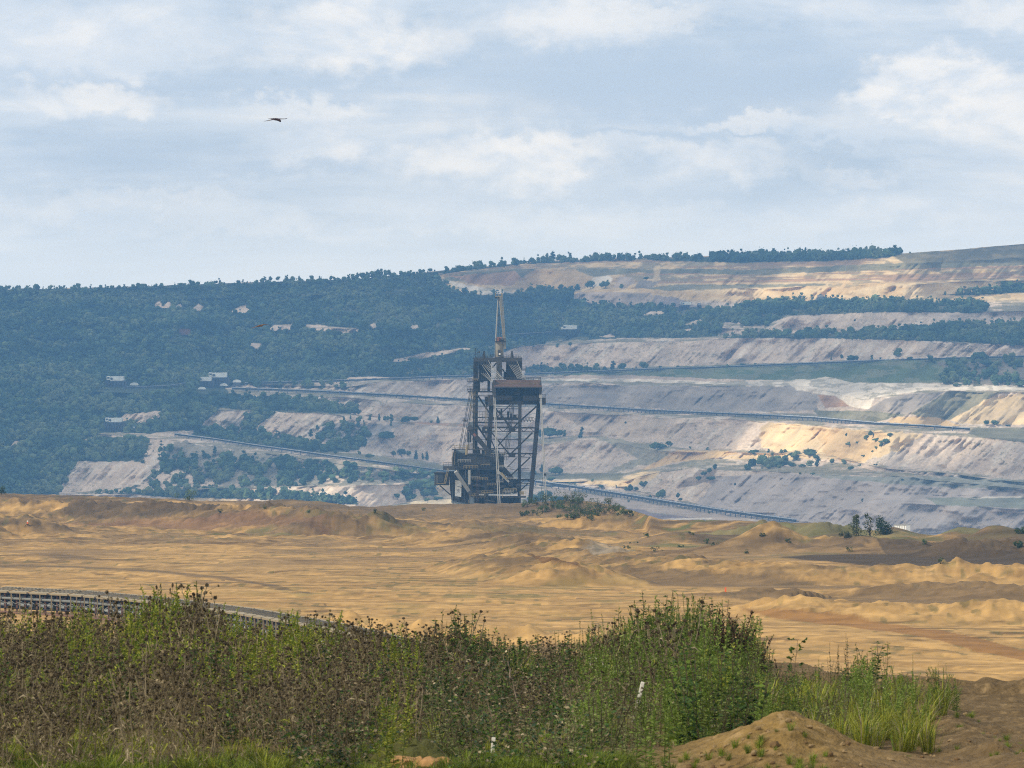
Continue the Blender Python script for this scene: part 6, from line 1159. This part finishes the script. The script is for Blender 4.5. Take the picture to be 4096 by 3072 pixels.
def plant(name, arr, u, Y, topv, label, cat, wscale=1.0, rz=0.0, group=None):
    X = (u - U0) / F * Y; z = bz(X, Y) - .03; h = ((VH - topv) / F * Y - z); o = mesh_np(name, *arr[:2], M_LEAF, arr[2]); o.location = (X, Y, z); o.scale = (h * wscale, h * wscale, h); o.rotation_euler = (0, 0, rz); tag(o, label, cat, group); return o
plant('shrub', big_shrub(401, 60), 2620, 64, 2400, 'big feathery grey green shrub right of the middle', 'shrub', 1.05)
plant('shrub', big_shrub(402, 60), 2770, 63.4, 2370, 'tallest spiky green shrub in the clump right of the middle', 'shrub', .85)
plant('shrub', big_shrub(403, 50), 2480, 65, 2500, 'lower green shrub on the left side of the big clump', 'shrub', .9)
plant('shrub', big_shrub(404, 60, dark=True), 2910, 63, 2430, 'dark reddish brown seeded shrub on the right side of the clump', 'shrub', .9)
plant('shrub', big_shrub(405, 46, dark=True), 3020, 62.5, 2560, 'lower dark brown shrub sloping down at the right end of the clump', 'shrub', 1.0)
plant('shrub', big_shrub(406, 46, (.04, .07, .018)), 2900, 59, 2650, 'dark green low shrub in front of the brown seeded shrub', 'shrub', 1.3)
plant('shrub', big_shrub(407, 40, (.05, .085, .018)), 2700, 58, 2640, 'soft green shrub in front of the big clump', 'shrub', 1.4)
plant('sapling', sapling(410), 3165, 60.5, 2560, 'small oak sapling with dark leaves standing alone beside the dark clump', 'sapling', .8)
for i, (u, tv, ws) in enumerate([(3340,2540,.5),(3400,2510,.6),(3440,2545,.6),(3480,2560,.6),(3540,2580,.5),(3370,2620,.6),(3310,2590,.5)]): plant('mugwort', leafy(420 + i, 4, (.035, .050, .018), .028, 46), u, 60 + .3 * i, tv, 'thin dark open weed in the patch left of the feathery spires', 'mugwort', ws, i, 'thin dark weeds at right')
for i, (u, tv, ws) in enumerate([(3655,2585,.18),(3720,2620,.22),(3745,2615,.2),(3780,2605,.24),(3600,2640,.2),(3270,2620,.25)]): plant('horseweed', feathery(430 + i, 3, (.095, .135, .018), 90), u, 57.5 + .2 * i, tv, 'bright green feathery spire at the right end of the weeds', 'horseweed', ws, i, 'bright green spires at right')
for i, (u, tv, ws) in enumerate([(640,2318,.3),(690,2330,.34),(730,2345,.3),(565,2420,.3),(800,2450,.35),(460,2440,.3)]): plant('horseweed', feathery(440 + i, 4, (.11, .12, .018), 80), u, 63 + .2 * i, tv, 'tall olive feathery spire standing above the near conveyor', 'horseweed', ws, i, 'olive spires above the near conveyor')
for i, (u, tv, ws) in enumerate([(600,2330,.55),(745,2312,.5),(650,2325,.5),(780,2360,.6),(830,2385,.6),(545,2400,.6),(250,2410,.5),(300,2440,.5),(160,2450,.5)]): plant('thistle', dry_thistle(450 + i, 4, 11, .1), u, 62 + .2 * i, tv, 'tall dead thistle with black heads against the sand behind', 'thistle', ws, i, 'tall dead thistles against the sand')
for i, (u, tv) in enumerate([(1800,2400),(1850,2425),(1925,2470),(1770,2460),(1960,2490),(2230,2500),(2330,2470),(2410,2430),(2450,2450),(2390,2480)]): plant('mugwort', leafy(470 + i, 4, MG if i % 2 else (.05, .085, .015), .035, 60), u, 65 + .2 * i, tv, 'upright green mugwort rising above the crest in the middle', 'mugwort', .5, i, 'upright mugwort in the middle')
plant('bindweed', leafy(490, 2, (.018, .042, .01), .045, 80, False), 2075, 61, 2510, 'dark twisting leafy climber standing upright in the middle', 'climber', .3); plant('bindweed', leafy(491, 2, (.016, .035, .012), .045, 90, False), 2015, 57, 2600, 'second dark leafy climber lower and left of the upright one', 'climber', .3)
plant('broad_leaf', leafy(492, 2, (.03, .07, .03), .09, 9, False), 3040, 53, 2760, 'broad leaved green plant just above the heap of earth', 'plant', .5)
for i, (u, tv) in enumerate([(2370,2630),(2410,2640),(2460,2632),(2365,2675),(2530,2690),(2320,2720),(2450,2640),(2490,2700)]): plant('white_flower', flowers(500 + i, (.62, .60, .52), 6, .12, .022), u, 60 + .3 * i, tv, 'small white fluffy flower head among the brown weeds', 'flower', .5, i, 'white flower heads')
for i, (u, tv) in enumerate([(2405,2725),(2420,2745),(2440,2798),(2395,2760)]): plant('tansy', flowers(510 + i, (.55, .32, .02), 7, .1, .016), u, 57 + .2 * i, tv, 'yellow orange tansy left of the leaning white stake', 'flower', .5, i, 'yellow tansy')
plant('aster', flowers(520, (.30, .24, .42), 7, .12, .016), 2480, 57.5, 2785, 'pale violet aster left of the leaning white stake', 'flower', .5); plant('aster', flowers(521, (.62, .58, .5), 9, .12, .02), 3520, 54, 2745, 'pale seed head plant above the grass at right', 'flower', .4)
for i in range(26):
    u = [3330,3380,3430,3480,3530,3580,3460,3400,3500,3560,3620,3650,3700,3350,3290,3440,3520,3600][i % 18] + rp.uniform(-20, 20); Y = rp.uniform(49.5, 53.5) if i < 18 else rp.uniform(53, 56); X = (u - U0) / F * Y
    o = bpy.data.objects.new('grass_tuft', PM['tuft'][i % 4]); C.objects.link(o); h = rp.uniform(.32, .5); o.location = (X, Y, bz(X, Y) - .03); o.scale = (h * 1.3, h * 1.3, h); o.rotation_euler = (0, 0, i); tag(o, 'arching yellow green grass tuft beside the heap of earth', 'grass tuft', 'grass tufts beside the heap of earth')
# sparse blades on the heap and short turf along the very front
V, Fq, Cc = [], [], []; n = 0
for i in range(900):
    if i < 60: X, Y = rp.uniform(1.1, 2.6), rp.uniform(46.2, 47.6); h = rp.uniform(.05, .14)
    elif i < 260: X, Y = rp.uniform(-.5, .9), rp.uniform(46.3, 47.5); h = rp.uniform(.10, .2)
    elif i < 330: X, Y = rp.uniform(3.2, 4.6), rp.uniform(47, 60); h = rp.uniform(.04, .12)
    else: X, Y = rp.uniform(-5.2, 1.0), rp.uniform(46.0, 48.2); h = rp.uniform(.08, .22)
    if (X + .85) ** 2 + (Y - 47.3) ** 2 < .2: continue
    pv, pf, pc = PT['tuft'][i % 4]; a = rp.uniform(0, 6.28); V.append(np.stack([(pv[:, 0] * math.cos(a) - pv[:, 1] * math.sin(a)) * h * 1.7 + X, (pv[:, 0] * math.sin(a) + pv[:, 1] * math.cos(a)) * h * 1.7 + Y, pv[:, 2] * h + bz(X, Y) - .01], -1)); Fq.append(pf + n); n += len(pv); Cc.append(pc * rp.uniform(.5, 1.0) * (.8, 1, .7))
tag(mesh_np('short_turf', np.concatenate(V), np.concatenate(Fq), M_LEAF, np.concatenate(Cc)), 'short green turf at the very front', kind='stuff')
# ================================================================== stakes, roots, stones, birds
WOODW = mat_plain('white_washed_wood', (.62, .60, .55), .7, vary=.12, vscale=6); ROOT = mat_plain('dead_root', (.17, .13, .10), .9, vary=.3, vscale=8); CLOD = mat_plain('clay_clod', (.32, .18, .075), .95, vary=.3, vscale=5)
def stake(u0, v0, u1, v1, Y, w, label, mat=WOODW, dark=.45):
    a, b = at(u0, v0, Y), at(u1, v1, Y); d = (b - a); o = empty('marker_stake', a); tag(o, label, 'stake')
    MB().beam(d * dark, d, w, w * .8).build('painted_top', mat, o, .004); MB().beam(-d * .25, d * (dark - .002), w * .92, w * .74).build('shaft', mat_grey, o, .004); return o
mat_grey = mat_plain('weathered_wood', (.30, .27, .24), .85, vary=.25, vscale=6)
stake(2530, 2900, 2572, 2728, 55.0, .036, 'leaning white topped wooden stake among the weeds right of the middle', dark=.5)
stake(1969, 3040, 1975, 2950, 48.5, .034, 'upright short white stake at the front beside the grass', dark=.06)
p = plat_at(2902, 2374); o = empty('marker_stake', p); tag(o, 'tiny orange marker stake standing on the sand behind the shrubs', 'stake'); MB().box((-.08, -.08, -.2), (.08, .08, .42)).build('painted_top', ORANGE, o)
p = plat_at(110, 2114); o = empty('warning_post', p); tag(o, 'small red and white post on a tripod at the far left of the sand', 'post'); MB().box((-.1, -.1, .4), (.1, .1, .7)).build('red_band', ORANGE, o); MB().box((-.1, -.1, .71), (.1, .1, .9)).build('white_band', WHITEP, o); MB().beam((-.45, 0, 0), (0, 0, .42), .07).build('leg', STEEL, o); MB().beam((.45, 0, 0), (0, 0, .42), .07).build('leg', STEEL, o); MB().beam((0, .4, 0), (0, 0, .42), .07).build('leg', STEEL, o)
def root(u, Y, segs, label, group=None):
    X = (u - U0) / F * Y; b = Vector((X, Y, bz(X, Y))); o = empty('dead_branch', b); tag(o, label, 'branch', group)
    for k, (x0, z0, x1, z1, r) in enumerate(segs):
        n = 5; m = MB(); pr = [Vector((x0 + (x1 - x0) * i / n + random.uniform(-.012, .012), random.uniform(-.08, .08), z0 + (z1 - z0) * i / n + random.uniform(-.012, .012))) for i in range(n + 1)]
        for i in range(n): m.tube(pr[i], pr[i + 1], r * (1 - .13 * i), r * (1 - .13 * (i + 1)), n=6)
        m.build('limb', ROOT, o)
    return o
root(300, 47.4, [(-.12, .18, .22, .02, .014), (-.1, .16, .1, -.02, .012), (.05, -.02, .14, .16, .016), (.14, .14, .06, -.03, .02), (.0, .04, .18, .12, .012), (.2, -.02, .17, .1, .012)], 'pale dead branches lying in the turf at the lower left')
root(560, 47.2, [(-.1, -.02, .05, .17, .012), (.0, -.02, .09, .12, .01), (.08, -.04, .13, .08, .01)], 'small bundle of dead stalks right of the pale branches')
root(900, 47.0, [(-.1, -.04, -.01, .1, .018), (-.01, .1, .1, -.04, .016), (.0, .09, .02, -.04, .014)], 'arched dead root at the bottom edge')
root(2770, 57, [(-.04, 0, 0, .3, .008), (0, .26, .1, .4, .008), (.1, .4, .1, .52, .006)], 'bare pale twig curving up among the shrubs')
root(2060, 54, [(.1, -.1, -.03, .42, .012), (-.03, .42, -.06, .6, .009)], 'straight dry stalk leaning left in the middle of the bank'); root(1960, 52, [(.1, -.1, -.02, .36, .012)], 'shorter dry stalk left of the straight one')
def rock(u, v, Y, r, label, group=None, mat=CLOD, seed=0):
    X = (u - U0) / F * Y; rg = np.random.default_rng(seed); b = bmesh.new(); bmesh.ops.create_icosphere(b, subdivisions=2, radius=1)
    ax = rg.uniform(.7, 1.2, 3)
    for vt in b.verts: n_ = vt.co.copy(); vt.co = Vector((n_.x * ax[0], n_.y * ax[1], n_.z * ax[2] * .8)) * (r * (1 + .5 * (vn(n_.x * 1.7 + seed, n_.y * 1.7 + n_.z * 1.3, seed) - .5) + .25 * (vn(n_.x * 4 + seed, n_.z * 4 + n_.y, seed + 3) - .5)))
    me = bpy.data.meshes.new('clod'); b.to_mesh(me); b.free(); me.materials.append(mat); o = bpy.data.objects.new('clod', me); C.objects.link(o); o.location = (X, Y, bz(X, Y) + r * .3); tag(o, label, 'clod', group)
for i, (u, r) in enumerate([(1600,.10),(1640,.12),(1680,.09),(1735,.05),(1770,.08),(1720,.10),(1660,.07),(1790,.06),(1615,.06)]): rock(u, 0, 47.2 - .03 * i, r, 'orange clay clod in the little heap at the bottom edge', 'clay clods at the bottom edge', CLOD, i)
rock(1210, 0, 47.0, .05, 'lone orange clay clod at the bottom edge left of the clod heap', None, CLOD, 20)
PEB = mat_plain('pebble', (.20, .14, .07), .8, vary=.25, vscale=9); DARKC = mat_plain('damp_clod', (.12, .075, .035), .95, vary=.3, vscale=6)
for i in range(100):
    if i < 60: a = rp.uniform(0, 6.28); q_ = rp.uniform(.1, 1.15); X, Y = 2.05 + math.cos(a) * q_, 48.0 - abs(math.sin(a)) * q_ * 1.5
    else: X, Y = rp.uniform(3.0, 4.7), rp.uniform(46.5, 61)
    rock(U0 + X / Y * F, 0, Y, rp.uniform(.010, .03) * (1.5 if i % 9 == 0 else 1), 'small stone or clod scattered on the heap of dug earth' if i < 60 else 'small clod of earth beside the track at right', 'stones on the heap of earth' if i < 60 else 'clods beside the track', PEB if i % 3 else DARKC, 30 + i)
# ---- two birds of prey
FEATH = mat_plain('dark_feathers', (.035, .022, .030), .7, vary=.4, vscale=9); FEATB = mat_plain('rufous_feathers', (.12, .066, .034), .7, vary=.45, vscale=7, rust=(.05, .03, .02), rustamt=.8)
def bird(u, v, d, span_px, label, mat, segs):
    """skeleton in pixels of the photo's scale about the body; y gives the reach towards or away from the viewer"""
    me = bpy.data.meshes.new('bird_of_prey'); s = d / F; vs_, es, rs = [], [], []
    for chain in segs:
        prev = None
        for (x, y, z, ra, rb) in chain:
            if prev is None and vs_ and (x, y, z) in vs_: prev = vs_.index((x, y, z)); continue
            vs_.append((x, y, z)); rs.append((ra, rb)); i = len(vs_) - 1
            if prev is not None: es.append((prev, i))
            prev = i
    me.from_pydata([(x * s, y * s, z * s) for x, y, z in vs_], es, []); o = bpy.data.objects.new('bird_of_prey', me); C.objects.link(o); me.materials.append(mat)
    sk_ = o.modifiers.new('skin', 'SKIN'); sd = o.modifiers.new('sub', 'SUBSURF'); sd.levels = sd.render_levels = 2
    for vtx, (ra, rb) in zip(me.skin_vertices[0].data if me.skin_vertices else [], rs): vtx.radius = (ra * s, rb * s)
    if not me.skin_vertices: print('no skin layer')
    bpy.context.view_layer.update(); nm = bpy.data.meshes.new_from_object(o.evaluated_get(bpy.context.evaluated_depsgraph_get())); o.modifiers.clear(); o.data = nm
    if not nm.materials: nm.materials.append(mat)
    o.location = at(u, v, d); tag(o, label, 'bird'); return o
bird(1105, 477, 240, 85, 'dark bird of prey gliding with head down high in the cloudy sky', FEATH, [
 [(0,0,0,7,6),(8,-2,-2,7,6),(15,-4,-6,5,5),(19,-5,-11,2.6,3)], [(0,0,0,7,6),(-12,3,1,5,4),(-22,5,2,3.5,1.5),(-34,7,2,4,.6)],
 [(8,-2,-2,7,6),(10,12,2,6,2.2),(20,30,3,5,1.6),(34,48,4,4,1.2),(42,58,8,1.6,.8)], [(0,0,0,7,6),(-8,-14,-1,6,2),(-20,-32,-5,5,1.4),(-36,-50,-9,4,1),(-48,-60,-11,1.4,.6)]])
bird(1040, 1302, 330, 65, 'small rusty brown bird of prey gliding in front of the wooded hill', FEATB, [
 [(0,0,0,5,4.6),(5,-1,-1.5,5,4.4),(9,-2,-2,3,2.8)], [(0,0,0,5,4.6),(-9,2,-3,4,3),(-18,4,-5,3,1.2),(-28,6,-8,2.6,.5)],
 [(5,-1,-1.5,5,4.4),(8,8,2.4,5,1.8),(18,20,5,4,1.3),(28,30,4,3.4,1),(37,38,0,1.2,.6)], [(0,0,0,5,4.6),(-5,-9,-1,5,1.6),(-12,-20,-4,3.6,1.2),(-24,-30,-9,2.6,.8),(-34,-36,-12,1,.5)]])
# ================================================================== the air over the pit
mh = bpy.data.materials.new('haze'); mh.use_nodes = True; t_ = mh.node_tree; t_.nodes.clear()
o_ = t_.nodes.new('ShaderNodeOutputMaterial'); v_ = t_.nodes.new('ShaderNodeVolumePrincipled')
v_.inputs['Color'].default_value = (.21, .50, 1.0, 1); v_.inputs['Density'].default_value = HAZE; v_.inputs['Anisotropy'].default_value = 0
t_.links.new(v_.outputs[0], o_.inputs['Volume'])
hz = MB().box((-1500, -320, -120), (1500, float(P[..., 1].max()) + 60, 420)).build('haze', mh); tag(hz, kind='stuff', label='pale blue air over the pit')
